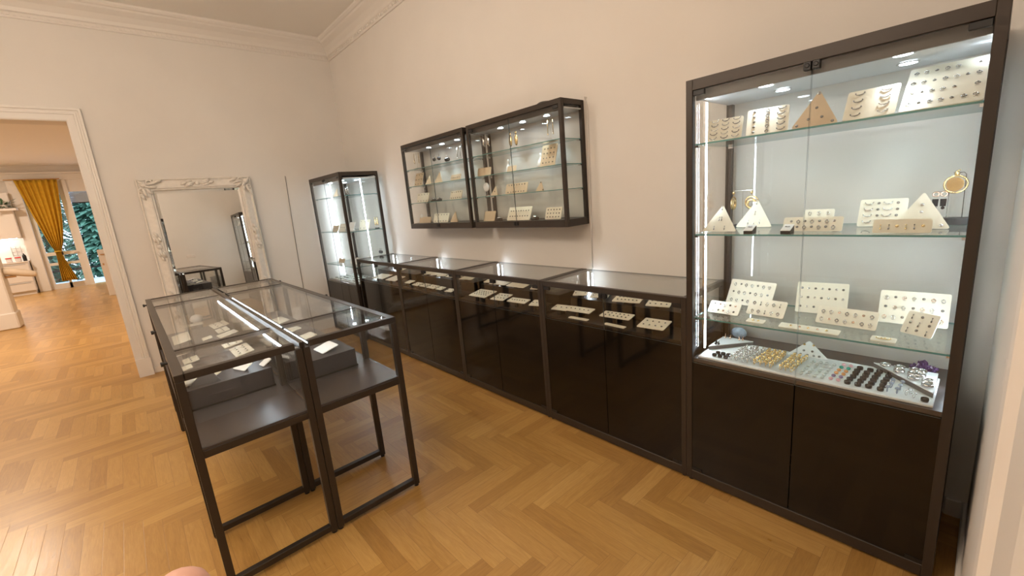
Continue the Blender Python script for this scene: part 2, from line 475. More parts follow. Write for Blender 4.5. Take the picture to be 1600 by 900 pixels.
def spot_part(t, x, y, z, aim=None, watts=None, r=0.026):
    o = MB().lathe([(r, 0), (r + 0.008, 0), (r + 0.008, -0.004), (r, -0.004), (r, 0)], (x, y, z), 20).build('spotlight', 'chrome', t)
    MB().lathe([(r, -0.002), (0, -0.002)], (x, y, z), 20).build('lens', 'spot', o)
    if watts: spot_lamp(t, (x, y, z - 0.008), watts, R(75), aim or (x, y - 0.0, z - 1))
def led_part(t, x, y, z0, z1, dx, w=0.008, mat='led', both=False):
    """LED strip in a slim profile, facing along dx"""
    o = MB().box(x - 0.006, x + 0.006, y - 0.007, y + 0.007, z0, z1).build('led_profile', 'chrome', t)
    a, b = (x - 0.0085, x + 0.0085) if both else ((x + 0.006, x + 0.009) if dx > 0 else (x - 0.009, x - 0.006))
    MB().box(a, b, y - w / 2, y + w / 2, z0 + 0.005, z1 - 0.005).build('led_strip', mat, o)

def tall_case(label, x0, x1, yf, yb, H, shelves, leds, spots, deck=0.69, spot_w=SPOT_W, led='led'):
    t = thing('display_cabinet', label, 'display cabinet', ((x0 + x1) / 2, yf, 0), 'tall glass display cabinets')
    p = 0.03
    fr = MB(); frame_box(fr, x0, x1, yf, yb, 0.012, H)
    for z0, z1 in ((H - 0.045, H), (0.012, 0.062)):
        fr.box(x0 + p, x1 - p, yf, yf + p, z0, z1).box(x0 + p, x1 - p, yb - p, yb, z0, z1)
        for xx in (x0, x1 - p): fr.box(xx, xx + p, yf + p, yb - p, z0, z1)
    fr.build('frame', 'bronze', t, bevel=0.0015)
    for xx in (x0 + 0.02, x1 - 0.02):
        for yy in (yf + 0.02, yb - 0.02): MB().cyl((xx, yy, 0), (xx, yy, 0.012), 0.014, 12).build('foot', 'black', t)
    MB().box(x0 + p, x1 - p, yf + 0.036, yf + 0.05, H - 0.085, H - 0.03).build('fascia', 'bronze', t)
    MB().box(x0 + 0.008, x1 - 0.008, yf + 0.012, yb - 0.006, H - 0.012, H - 0.004).build('top_panel', 'panel', t)
    MB().box(x0 + 0.008, x1 - 0.008, yf + 0.05, yb - 0.006, H - 0.072, H - 0.062).build('soffit', 'soffit', t)
    MB().box(x0 + p, x1 - p, yf + 0.016, yb - 0.006, deck - 0.018, deck).build('deck', 'deck', t)
    xm = (x0 + x1) / 2
    for a, b in ((x0 + p, xm - 0.0022), (xm + 0.0022, x1 - p)):
        MB().box(a, b, yf + 0.004, yf + 0.026, 0.064, deck - 0.022).build('base_door', 'gloss', t); base_hinge(a, b, yf, xm, 0.064, t)
    for xx in (x0 + 0.006, x1 - 0.016): MB().box(xx, xx + 0.010, yf + p, yb - p, 0.062, deck - 0.018).build('base_side', 'panel', t)
    MB().box(x0 + p, x1 - p, yb - 0.016, yb - 0.006, 0.062, deck - 0.018).build('base_back', 'panel', t)
    for xx in (x0 + 0.010, x1 - 0.015): MB().box(xx, xx + 0.005, yf + p, yb - p, deck, H - 0.072).build('side_glass', 'glass', t)
    MB().box(x0 + p, x1 - p, yb - 0.015, yb - 0.010, deck, H - 0.072).build('back_glass', 'glass', t)
    door_pair(t, x0 + p, x1 - p, yf, deck - 0.0205, H - 0.047, H - 0.058, False)
    for z in shelves: shelf_part(t, x0 + 0.024, x1 - 0.024, yf + 0.030, yb - 0.022, z)
    for (x, y, dx) in leds: led_part(t, x, y, deck + 0.01, H - 0.08, dx, 0.008, led, led != 'led')
    for (x, y, aim) in spots: spot_part(t, x, y, H - 0.073, aim, spot_w)
    return t

YF, YB = -0.503, -0.030
H_T = 1.99
tall_case('tall dark framed glass cabinet at the right end of the row, nearest the camera', 4.0, 4.947, YF, YB, H_T,
          (1.713, 1.303, 0.893), [(4.024, -0.36, 1), (4.929, -0.28, -1)],
          [(4.291, -0.40, (4.27, -0.36, 1.0)), (4.294, -0.20, (4.30, -0.18, 1.0)), (4.711, -0.40, (4.69, -0.34, 1.0)), (4.704, -0.20, (4.70, -0.18, 1.0))])
YFF = -0.548
tall_case('tall dark framed glass cabinet in the far corner, lit by bright upright light strips', -1.016, 0.0, YFF, -0.078, 2.0,
          (1.735, 1.313, 0.893), [(-0.992, -0.30, 1), (-0.024, -0.30, -1)],
          [(-0.68, -0.40, None), (-0.68, -0.22, None), (-0.30, -0.40, None), (-0.30, -0.22, None)], led='led_bright')

def counter_case(i, label):
    x0, x1 = float(i), float(i + 1) - 0.001
    H = 1.0; p = 0.026; deck = 0.765
    t = thing('counter_case', label, 'display counter', ((x0 + x1) / 2, YF, 0), 'low glass topped counters along the right wall')
    fr = MB(); frame_box(fr, x0, x1, YF, YB, 0.012, H, p)
    fr.box(x0 + p, x1 - p, YF, YF + p, H - 0.034, H)
    for xx in (x0, x1 - p):
        fr.box(xx, xx + p, YF + p, YB - p, H - 0.026, H).box(xx, xx + p, YF + p, YB - p, 0.012, 0.055)
    fr.box(x0 + p, x1 - p, YF, YF + p, 0.012, 0.062).box(x0 + p, x1 - p, YB - p, YB, 0.012, 0.06)
    fr.build('frame', 'bronze', t, bevel=0.0015)
    for xx in (x0 + 0.018, x1 - 0.018):
        for yy in (YF + 0.02, YB - 0.02): MB().cyl((xx, yy, 0), (xx, yy, 0.012), 0.012, 12).build('foot', 'black', t)
    MB().box(x0 + p - 0.004, x1 - p + 0.004, YF + p - 0.004, YB - 0.001, H - 0.010, H - 0.002, 0, 1).build('top_glass', ['glass', 'seam'], t)
    MB().box(x0 + p, x1 - p, YF + 0.016, YB - 0.004, deck - 0.016, deck).build('deck', 'panel', t)
    xm = (x0 + x1) / 2
    for a, b in ((x0 + p, xm - 0.0022), (xm + 0.0022, x1 - p)):
        MB().box(a, b, YF + 0.004, YF + 0.026, 0.064, deck - 0.020).build('base_door', 'gloss', t); base_hinge(a, b, YF, xm, 0.064, t)
    MB().box(x0 + p, x1 - p, YB - 0.014, YB - 0.004, 0.062, deck - 0.016).build('base_back', 'panel', t)
    for xx in (x0 + 0.008, x1 - 0.013):
        MB().box(xx, xx + 0.005, YF + p, YB - p, deck, H - 0.026).build('side_glass', 'glass', t)
        MB().box(xx, xx + 0.005, YF + p, YB - p, 0.062, deck - 0.016).build('base_side', 'panel', t)
    MB().box(x0 + p, x1 - p, YB - 0.012, YB - 0.007, deck, H - 0.026).build('back_glass', 'glass', t)
    door_pair(t, x0 + p, x1 - p, YF, deck - 0.0185, H - 0.036, H - 0.046, False)
    MB().box(x0 + p + 0.05, x1 - p - 0.004, -0.29, YB - 0.02, deck, 0.85).build('riser', 'panel', t, bevel=0.001)
    led_part(t, x0 + 0.052, -0.062, deck + 0.09, H - 0.012, 1, 0.012)
    return t
for i, lb in enumerate(('low glass topped counter touching the far corner cabinet, farthest of the row',
                        'low glass topped counter, second from the far corner cabinet',
                        'low glass topped counter below the larger wall cabinet, third from the far corner',
                        'low glass topped counter beside the big right hand cabinet')):
    counter_case(i, lb)

def wall_case(label, x0, x1, z0, z1, shelves, spots):
    yf, yb = -0.237, 0.0
    t = thing('wall_cabinet', label, 'wall cabinet', ((x0 + x1) / 2, yf, z0), 'glass cabinets hung on the right wall')
    p = 0.026
    fr = MB(); frame_box(fr, x0, x1, yf, yb, z0, z1, p)
    for a, b in ((z0, z0 + 0.05), (z1 - 0.034, z1)):
        fr.box(x0 + p, x1 - p, yf, yf + p, a, b).box(x0 + p, x1 - p, yb - p, yb, a, b)
        for xx in (x0, x1 - p): fr.box(xx, xx + p, yf + p, yb - p, a, b)
    fr.build('frame', 'bronze', t, bevel=0.0015)
    MB().box(x0 + p, x1 - p, yf + 0.028, yf + 0.040, z1 - 0.068, z1 - 0.02).build('fascia', 'bronze', t)
    MB().box(x0 + 0.006, x1 - 0.006, yf + 0.01, yb - 0.004, z1 - 0.010, z1 - 0.002).build('top_panel', 'panel', t)
    MB().box(x0 + 0.006, x1 - 0.006, yf + 0.040, yb - 0.004, z1 - 0.060, z1 - 0.052).build('soffit', 'soffit', t)
    MB().box(x0 + 0.006, x1 - 0.006, yf + 0.014, yb - 0.004, z0 + 0.036, z0 + 0.048).build('bottom_panel', 'panel', t)
    for xx in (x0 + 0.008, x1 - 0.013): MB().box(xx, xx + 0.005, yf + p, yb - p, z0 + 0.048, z1 - 0.034).build('side_glass', 'glass', t)
    MB().box(x0 + p, x1 - p, yb - 0.014, yb - 0.009, z0 + 0.048, z1 - 0.034).build('back_glass', 'glass', t)
    door_pair(t, x0 + p, x1 - p, yf, z0 + 0.01, z1 - 0.036, z0 + 0.032)
    for z in shelves: shelf_part(t, x0 + 0.020, x1 - 0.020, yf + 0.016, yb - 0.02, z, 0.005)
    for x in spots: spot_part(t, x, -0.13, z1 - 0.061, (x, -0.12, 0), SPOT_W * 2.4, 0.022)
    return t
WS = (1.903, 1.740, 1.575)
wall_case('smaller looking wall cabinet hung nearer the far corner', 0.917, 1.968, 1.324, 2.153, WS, (1.27, 1.50, 1.74))
wall_case('wall cabinet hung nearer the camera, with a dark transformer on its top', 2.020, 3.045, 1.324, 2.153, WS, (2.325, 2.578, 2.819))
tr = MB().lathe([(0, 0), (0.075, 0), (0.07, 0.015), (0.05, 0.028), (0, 0.032)], (2.80, -0.11, 2.1535), 24).build('transformer', 'black', smooth=True)
tag(tr, 'black domed transformer lying on top of the nearer wall cabinet', 'transformer')
cb = MB().tube([(3.075, -0.006, 2.16), (3.06, -0.006, 2.17), (3.078, -0.006, 2.10), (3.070, -0.006, 1.6), (3.062, -0.006, 1.30), (3.056, -0.006, 1.0)], 0.004, 8).build('cable', 'trim', smooth=True)
tag(cb, 'thin white cable running down the wall from the nearer wall cabinet', 'cable')
cb = MB().tube([(XB + 0.004, -0.803, 2.06), (XB + 0.004, -0.82, 1.5), (XB + 0.004, -0.835, 1.0), (XB + 0.004, -0.85, 0.08)], 0.0028, 6).build('cable', 'grey', smooth=True)
tag(cb, 'thin grey cord running down the back wall between mirror and corner cabinet', 'cable')

# ------------------------------------------------------------------ the two table cases
TX = (0.40, 0.880, 2.462, 2.922)
def table_case(label, y0, y1, box, ledy, ledx, knob):
    t = thing('table_vitrine', label, 'display table', (TX[3], (y0 + y1) / 2, 0), 'glass topped display tables in the middle of the room')
    p = 0.030; H = 1.0; X0, X1 = TX[0], TX[3]
    top = MB()
    inner = y1 if y0 < -2.2 else y0           # the side where the two tables meet has a slim rail
    for yy in (y0, y1):
        wdt = 0.010 if yy == inner else 0.036
        a, b = (yy, yy + wdt) if yy == y0 else (yy - wdt, yy)
        top.box(X0, X1, a, b, H - 0.030, H)
    for xx in (X0, X1 - p): top.box(xx, xx + p, y0 + p, y1 - p, H - 0.030, H)
    for xx in (TX[1], TX[2]): top.box(xx, xx + 0.024, y0 + p, y1 - p, H - 0.026, H - 0.001)
    top.build('top_frame', 'bronze', t, bevel=0.0015)
    for xx in (X0, TX[1], TX[2], X1 - p):
        for yy in (y0, y1 - p):
            lg = MB().box(xx, xx + p, yy, yy + p, 0.012, H - 0.030).build('leg', 'bronze', t, bevel=0.0015)
            MB().cyl((xx + p / 2, yy + p / 2, 0), (xx + p / 2, yy + p / 2, 0.012), 0.013, 10).build('foot', 'black', lg)
        MB().box(xx, xx + p, y0 + p, y1 - p, 0.020, 0.050).build('foot_rail', 'bronze', t, bevel=0.0015)
        MB().box(xx, xx + p, y0 + p, y1 - p, 0.632, 0.664).build('cross_rail', 'bronze', t, bevel=0.0015)
    MB().box(X0 + 0.006, X1 - 0.006, y0 + 0.004, y1 - 0.004, 0.664, 0.674).build('shelf_plate', 'deck', t)
    for a, b in ((X0 + p, TX[1]), (TX[1] + 0.024, TX[2]), (TX[2] + 0.024, X1 - p)):
        MB().box(a - 0.004, b + 0.004, y0 + p - 0.004, y1 - p + 0.004, H - 0.010, H - 0.003, 0, 1).build('top_glass', ['glass', 'seam'], t)
    for xx in (X0 + 0.010, X1 - 0.015): MB().box(xx, xx + 0.005, y0 + p, y1 - p, 0.674, H - 0.030).build('end_glass', 'glass', t)
    for yy in (y0 + 0.010, y1 - 0.015): MB().box(X0 + p, X1 - p, yy, yy + 0.005, 0.674, H - 0.030).build('side_glass', 'glass', t)
    MB().box(*box, 0.674, 0.779).build('plinth', 'plinth', t, bevel=0.0015)
    MB().box(box[0], box[1] + 0.003, box[2] - 0.003, box[3] + 0.003, 0.6745, 0.684).build('plinth_base', 'panel', t)
    s = 1 if ledy > (y0 + y1) / 2 else -1
    lp = MB().box(ledx[0], ledx[1], ledy, ledy + s * 0.012, H - 0.050, H - 0.038).build('led_profile', 'bronze', t)
    for q in (0.15, 0.5, 0.85):
        xq = ledx[0] + (ledx[1] - ledx[0]) * q
        MB().box(xq, xq + 0.012, ledy + s * 0.012, ledy + s * 0.045, H - 0.046, H - 0.042).build('led_bracket', 'bronze', lp)
    MB().box(ledx[0] + 0.01, ledx[1] - 0.01, ledy - s * 0.0015, ledy + s * 0.0015, H - 0.0385, H - 0.0372).box(ledx[0] + 0.01, ledx[1] - 0.01, ledy - s * 0.0015, ledy, H - 0.048, H - 0.0385).build('led_strip', 'led_dim', lp)
    for x in knob:
        yk = y0 if s > 0 else y1; q = -1 if s > 0 else 1
        MB().cyl((x, yk, 0.985), (x, yk + q * 0.012, 0.985), 0.006, 10).cyl((x, yk + q * 0.012, 0.985), (x, yk + q * 0.024, 0.985), 0.011, 12).build('knob', 'black', t)
    return t
LY = (-2.444, -1.9785); RY = (-1.9765, -1.512)
table_case('left one of the two paired glass display tables, its cards seen through the top', LY[0], LY[1], (0.93, 2.45, -2.415, -2.03), -2.027, (0.95, 2.84), (0.647, 1.843, 2.629))
table_case('right one of the two paired glass display tables, nearer the counters', RY[0], RY[1], (0.93, 2.555, -1.93, -1.614), -1.928, (0.95, 2.84), (0.647, 1.843, 2.629))

# ------------------------------------------------------------------ cards with jewellery
def make_proto():
    P = {}
    def mk(k, mb, mats, smooth=True):
        o = mb.build(k, mats, smooth=smooth); COL.objects.unlink(o); P[k] = o
    for mt in ('silver', 'steel', 'gold', 'rose', 'jet'):
        P_ = lambda s: s + '_' + mt
        mk(P_('hoop'), MB().torus((0, -0.003, 0.003), 0.0058, 0.0014, 'z', 14, 6).ball((0, 0.003, 0.003), 0.0028, 8, 5).box(-0.005, 0.005, -0.0128, -0.0115, 0, 0.0003, 1), [mt, 'grey'])
        mk(P_('stud'), MB().ball((0, 0, 0.002), 0.0042, 10, 6, (1, 1, 0.8)).torus((0, 0, 0.001), 0.0046, 0.0008, 'z', 12, 5), mt)
        mk(P_('drop'), MB().ball((0, 0.004, 0.002), 0.0024, 8, 5).tube([(0, 0.003, 0.003), (0, -0.006, 0.003)], 0.0008, 6).ball((0, -0.010, 0.003), 0.0032, 8, 6, (0.9, 1.5, 0.7)), mt)
        mk(P_('climber'), MB().tube([(-0.014, 0.002, 0.002), (-0.009, -0.003, 0.003), (0, -0.0052, 0.0035), (0.009, -0.002, 0.003), (0.014, 0.004, 0.002)], [0.0010, 0.0016, 0.0022, 0.0017, 0.0011], 6).ball((-0.013, 0.003, 0.003), 0.0026, 8, 5).ball((0.013, 0.004, 0.003), 0.0026, 8, 5), mt)
    return P
PROTO = make_proto()
for o in PROTO.values(): o.name = 'earring'

def rounded(w, h, r, n=4):
    pts = []
    for (cx, cy, a0) in ((w / 2 - r, r, -PI / 2), (w / 2 - r, h - r, 0), (-w / 2 + r, h - r, PI / 2), (-w / 2 + r, r, PI)):
        for i in range(n + 1):
            a = a0 + PI / 2 * i / n
            pts.append((cx + r * math.cos(a), cy + r * math.sin(a)))
    return pts
def rounded_tri(w, h, r=0.007, n=4):
    V = [Vector((-w / 2, 0)), Vector((w / 2, 0)), Vector((0, h))]
    pts = []
    for i in range(3):
        p, a, b = V[i], V[i - 1], V[(i + 1) % 3]
        d1 = (a - p).normalized(); d2 = (b - p).normalized()
        s = r * 1.6
        A, B = p + d1 * s, p + d2 * s
        for k in range(n + 1):
            u = k / n
            q = A * (1 - u) ** 2 + p * 2 * u * (1 - u) + B * u ** 2
            pts.append((q.x, q.y))
    return pts
def card(name, label, x, y, z, rz, w, h, lean, mat='cream', tri=False, lift=0.0, rows=0, cols=0, kinds=('hoop_silver',), group=None, th=0.004, skip=0.0, spots=None, margin=(0.14, 0.16)):
    t = thing(name, label, 'jewellery card', (x, y, z), group, R(rz))
    L = R(lean); c, s = math.cos(L), math.sin(L)
    zb = lift + th * c + 0.0005
    poly = rounded_tri(w, h) if tri else rounded(w, h, min(0.007, h * 0.2))
    def P(a, b, n): return (a, b * c - n * s, zb + b * s + n * c)
    k = len(poly)
    vs = [P(a, b, -th) for a, b in poly] + [P(a, b, 0) for a, b in poly]
    fs = [tuple(range(k - 1, -1, -1)), tuple(range(k, 2 * k))] + [(i, (i + 1) % k, k + (i + 1) % k, k + i) for i in range(k)]
    MB().add(vs, fs).build('card', mat, t, local=True)
    if lean > 35:     # strut behind the card
        bq = h * 0.55
        top = (bq * c, zb + bq * s - 0.004)
        ft = (top[0] + top[1] * 0.35, 0.0005)
        ww = min(0.016, w * 0.15)
        y0, z0 = top[0] + th * s * 1.02, top[1] - th * c
        MB().add([(-ww, y0, z0), (ww, y0, z0), (ww, ft[0] + 0.006, ft[1]), (-ww, ft[0] + 0.006, ft[1]), (-ww, y0 + 0.003, z0), (ww, y0 + 0.003, z0), (ww, ft[0] + 0.010, ft[1]), (-ww, ft[0] + 0.010, ft[1])],
                 [(0, 1, 2, 3), (7, 6, 5, 4), (0, 4, 5, 1), (1, 5, 6, 2), (2, 6, 7, 3), (3, 7, 4, 0)]).build('strut', mat, t, local=True)
    elif lift > 0.004 or lean > 4:
        b0, b1 = h * 0.62, h * 0.80
        zt = zb + b0 * s - th * c
        if zt > 0.004: MB().box(-w * 0.16, w * 0.16, b0 * c, b1 * c, 0.0003, zt).build('stand', 'panel', t, local=True)
        if lift > 0.004: MB().box(-0.012, 0.012, 0.006, 0.018, 0.0003, lift + 0.0004).build('stand', 'panel', t, local=True)
    pos = []
    if spots: pos = [(a * w / 2, b * h) for a, b in spots]
    elif rows:
        for r in range(rows):
            for q in range(cols):
                a = 0 if cols == 1 else -w / 2 + w * margin[0] + (w * (1 - 2 * margin[0])) * q / (cols - 1)
                b = h * 0.5 if rows == 1 else h * (1 - margin[1]) - h * (1 - 2 * margin[1]) * r / (rows - 1)
                if random.random() < skip: continue
                pos.append((a + random.uniform(-1, 1) * 0.0008, b))
    for q, (a, b) in enumerate(pos):
        src = PROTO[kinds[q % len(kinds)] if len(kinds) < 4 else random.choice(kinds)]
        inst(src, t, P(a, b, 0.0002), (L, 0, random.uniform(-0.15, 0.15)))
    return t

ORD = ('first', 'second', 'third', 'fourth', 'fifth', 'sixth', 'seventh', 'eighth', 'ninth', 'tenth')
# --- tall right hand cabinet, top shelf
G = 'earring cards in the tall right hand cabinet'
zs = 1.7205
def A(label, x, w, h, lean, **k): card('earring_card', label, x, k.pop('y', -0.40), zs, k.pop('rz', 0), w, h, lean, group=G, **k)
A('cream card of wavy silver earrings, left end of top shelf, right hand cabinet', 4.145, 0.138, 0.100, 66, y=-0.45, rz=8, rows=5, cols=3, kinds=('climber_silver', 'climber_steel'), margin=(.18, .10))
A('bright cream card of studs and wavy earrings, second from left, top shelf, right hand cabinet', 4.312, 0.150, 0.114, 66, y=-0.445, rz=12, rows=5, cols=3, kinds=('stud_steel', 'hoop_steel', 'climber_steel'), margin=(.18, .10))
A('tan triangular card with three studs on the top shelf of the right hand cabinet', 4.478, 0.152, 0.145, 66, y=-0.455, tri=True, mat='beige', kinds=('stud_steel',), spots=[(0, .50), (-.28, .20), (.28, .22), (0, .90), (-.75, .06), (.75, .06)])
A('bright cream card of large wavy earrings right of the tan triangle, top shelf', 4.637, 0.147, 0.118, 60, y=-0.455, rz=-4, rows=4, cols=2, kinds=('climber_steel', 'climber_silver'), margin=(.24, .14))
A('large cream card of silver hoop rows at the right end of the top shelf', 4.817, 0.195, 0.26, 37, y=-0.455, rows=4, cols=7, kinds=('hoop_steel', 'hoop_silver', 'stud_steel'), margin=(.10, .14), skip=.03)
# --- middle shelf
zs = 1.3105
def Bc(label, x, y, w, h, lean, **k): card('earring_card', label, x, y, zs, k.pop('rz', 0), w, h, lean, group=G, **k)
Bc('cream triangular card, far left of the middle shelf of the right hand cabinet', 4.102, -0.385, 0.160, 0.130, 68, tri=True, kinds=('drop_steel',), spots=[(-.06, .50), (.06, .50), (-.3, .16), (.3, .16), (0, .9)])
Bc('pale triangular card behind and right of the leftmost triangle on the middle shelf', 4.190, -0.20, 0.165, 0.140, 68, tri=True, kinds=('drop_silver',), spots=[(0, .52), (-.3, .2), (.3, .2), (0, .9), (0, .1)])
Bc('wide low cream card of studs in the middle of the middle shelf, right hand cabinet', 4.469, -0.375, 0.208, 0.062, 64, rows=2, cols=7, kinds=('stud_steel', 'hoop_steel'), margin=(.14, .3))
Bc('small cream card standing behind the wide low card on the middle shelf', 4.448, -0.19, 0.112, 0.080, 64, rows=2, cols=3, kinds=('hoop_silver',), margin=(.2, .2))
Bc('tall cream card of four by three earrings right of centre on the middle shelf', 4.666, -0.205, 0.150, 0.118, 63, rows=4, cols=4, kinds=('climber_silver', 'stud_steel'), margin=(.2, .16))
Bc('cream triangular card near the right end of the middle shelf, behind a low card', 4.790, -0.30, 0.165, 0.145, 64, tri=True, kinds=('stud_silver',), spots=[(0, .65), (.0, .45), (.7, .08)])
Bc('wide low beige card of dangling gold earrings at the front right of the middle shelf', 4.754, -0.435, 0.158, 0.052, 66, rows=1, cols=6, kinds=('drop_gold', 'drop_steel', 'stud_gold'), margin=(.14, .3))
# --- lower shelf
zs = 0.9005
Bc('large cream card of three rows of earrings at the back left of the lowest shelf', 4.161, -0.168, 0.226, 0.135, 62, rows=3, cols=7, kinds=('hoop_silver', 'stud_steel', 'hoop_steel'), margin=(.12, .18), rz=-8)
Bc('small cream card at the front left corner of the lowest shelf, beside the light strip', 4.117, -0.365, 0.150, 0.064, 52, rows=2, cols=5, kinds=('stud_steel', 'stud_rose', 'hoop_silver'), margin=(.16, .25), rz=-5)
Bc('cream card in front of the large back left card on the lowest shelf', 4.287, -0.315, 0.166, 0.084, 54, rows=2, cols=5, kinds=('hoop_steel', 'drop_steel', 'hoop_silver'), margin=(.16, .25), rz=-6)
Bc('beige square card of three rows of studs at the back centre of the lowest shelf', 4.474, -0.157, 0.197, 0.148, 65, mat='beige' if False else 'cream', rows=3, cols=7, kinds=('stud_steel', 'stud_silver'), margin=(.1, .2), rz=7)
Bc('long cream card of two rows of hoops at the front centre of the lowest shelf', 4.593, -0.310, 0.210, 0.080, 56, rows=2, cols=7, kinds=('hoop_steel', 'hoop_silver', 'stud_rose'), margin=(.1, .28), rz=-5)
Bc('widest cream card of three rows of hoops at the back right of the lowest shelf', 4.788, -0.169, 0.214, 0.140, 65, rows=3, cols=7, kinds=('hoop_silver', 'stud_steel', 'hoop_rose'), margin=(.1, .2), rz=2)
Bc('tilted beige card turned to the left at the front right of the lowest shelf', 4.812, -0.305, 0.104, 0.092, 62, rows=3, cols=3, kinds=('drop_steel', 'stud_steel'), margin=(.2, .2), rz=-27)
Bc('small flat cream card lying at the front left edge of the lowest shelf', 4.287, -0.440, 0.074, 0.041, 9, rows=1, cols=2, kinds=('stud_gold',), margin=(.35, .3), rz=-2)
Bc('long flat cream strip lying at the front centre edge of the lowest shelf', 4.493, -0.448, 0.215, 0.046, 9, rows=1, cols=5, kinds=('stud_gold', 'stud_rose'), margin=(.2, .3), rz=-1)
Bc('small flat cream card lying at the front right edge of the lowest shelf', 4.735, -0.448, 0.074, 0.041, 9, rows=1, cols=2, kinds=('climber_gold',), margin=(.4, .3), rz=-2)

# --- small ring blocks on the middle shelf
for x, lb in ((4.262, 'small white topped ring block left of the wide low card on the middle shelf'), (4.405, 'small white topped ring block in front of the wide low card on the middle shelf')):
    t = thing('ring_block', lb, 'ring holder', (x, -0.452, 1.3105), 'small ring blocks on the middle shelf', R(-6))
    MB().prism([(-0.018, 0.0), (0.022, 0.0), (0.022, 0.034), (-0.018, 0.014)], -0.018, 0.018, 'x').build('block', 'panel', t, local=True)
    MB().add([(-0.018, -0.0185, 0.0142), (0.018, -0.0185, 0.0142), (0.018, 0.0225, 0.0346), (-0.018, 0.0225, 0.0346), (-0.018, -0.0185, 0.017), (0.018, -0.0185, 0.017), (0.018, 0.0225, 0.0372), (-0.018, 0.0225, 0.0372)],
             [(3, 2, 1, 0), (4, 5, 6, 7), (0, 1, 5, 4), (1, 2, 6, 5), (2, 3, 7, 6), (3, 0, 4, 7)]).build('pad', 'white', t, local=True)
    MB().torus((0, 0.004, 0.0295), 0.008, 0.0016, 'z', 16, 6).build('ring', 'steel', t, True, local=True)

# --- earring stands in the right hand cabinet
t = thing('earring_stand', 'wire stand with two big gold disc hoops behind the left triangles on the middle shelf', 'earring stand', (4.115, -0.13, 1.3105), 'wire earring stands')
MB().box(-0.035, 0.035, -0.025, 0.025, 0, 0.010).build('base', 'black', t, local=True, bevel=0.001)
MB().tube([(0, 0, 0.010), (0, 0, 0.178)], 0.0016, 8).tube([(-0.045, 0, 0.178), (0.045, 0, 0.178)], 0.0016, 8).build('wire', 'silver', t, local=True)
for sx, ax in ((-0.043, 'x'), (0.043, 'y')):
    MB().torus((sx, -0.002, 0.118), 0.030, 0.0035, ax, 22, 8).torus((sx, -0.002, 0.110), 0.021, 0.007, ax, 22, 8).tube([(sx, 0, 0.150), (sx, -0.006, 0.166), (sx, 0, 0.180)], 0.0012, 6).ball((sx, -0.004, 0.168), 0.008, 10, 6).build('earring', 'gold', t, True, local=True)
t = thing('earring_stand', 'black block stand with gold disc and jet earrings, right end of middle shelf', 'earring stand', (4.856, -0.14, 1.3105), 'wire earring stands')
MB().box(-0.065, 0.055, -0.022, 0.022, 0, 0.026).build('base', 'black', t, local=True, bevel=0.001)
MB().tube([(-0.006, 0, 0.026), (-0.006, 0, 0.118), (-0.010, -0.004, 0.126), (-0.045, -0.004, 0.126)], 0.0014, 8).tube([(0.036, 0, 0.026), (0.034, 0, 0.185), (0.028, -0.004, 0.192), (0.00, -0.004, 0.192)], 0.0014, 8).build('wire', 'steel', t, local=True)
for sx in (-0.040, -0.018):
    e = MB().torus((sx, -0.005, 0.116), 0.0085, 0.0026, 'y', 16, 6).build('earring', 'rose', t, True, local=True)
    MB().prism([(sx - 0.008, 0.070), (sx + 0.008, 0.070), (sx + 0.009, 0.098), (sx - 0.009, 0.098)], -0.009, -0.003, 'y').ball((sx, -0.006, 0.064), 0.006, 8, 6).build('stone', 'jet', e, local=True)
e = MB()
e.prism([(0.008 + 0.024 * math.cos(a), 0.150 + 0.026 * math.sin(a)) for a in [2 * PI * i / 24 for i in range(24)]], -0.008, -0.004, 'y')
e.build('earring', 'gold', t, local=True)
MB().torus((0.010, -0.006, 0.150), 0.031, 0.0035, 'y', 24, 8).tube([(0.010, -0.005, 0.181), (0.006, -0.004, 0.196), (0.018, -0.004, 0.202)], 0.003, 6).ball((0.010, -0.005, 0.190), 0.008, 10, 6).build('earring', 'gold', t, True, local=True)
t = MB().prism([(-0.016, 0), (0.016, 0), (0.004, 0.06), (-0.004, 0.06)], -0.004, 0.004, 'y').build('prism_stand', 'clear')
t.location = (4.555, -0.33, 1.7205); tag(t, 'small clear tapered acrylic stand right of the tan triangle on the top shelf', 'stand')

# --- ring trays on the deck
zt = 0.6905
t = MB().box(4.046, 4.892, -0.472, -0.185, zt, zt + 0.010).build('ring_tray', 'tray', bevel=0.002)
tag(t, 'long white flocked tray of rings on the floor of the right hand cabinet', 'tray')
zr = zt + 0.0105
def wedge(label, pts, h):
    t = thing('display_wedge', label, 'display stand', (pts[0][0], pts[0][1], zr), 'triangular display blocks on the ring tray')
    MB().prism(pts, zr, zr + h, 'z').build('block', 'grey', t)
    MB().prism(pts, zr + h, zr + h + 0.003, 'z').build('pad', 'tray', t)
    return zr + h + 0.0033
zl = wedge('white topped triangular block at the left end of the ring tray', [(4.055, -0.372), (4.205, -0.190), (4.055, -0.190)], 0.018)
zrr = wedge('white topped triangular block with silver bangles at the right end of the ring tray', [(4.686, -0.190), (4.886, -0.405), (4.886, -0.190)], 0.018)
t = card('earring_card', 'white triangular card of gold and grey studs at the back centre of the ring tray', 4.450, -0.225, zr, 6, 0.165, 0.085, 48, mat='tray', tri=True, group=G, kinds=('stud_steel',), spots=[(-.55, .12), (-.32, .12), (0, .12), (.3, .12), (.55, .12), (-.2, .36), (.2, .36)])
for sx in (-0.018, 0.018): inst(PROTO['stud_gold'], t, (sx, 0.040, 0.050), (R(48), 0, 0))

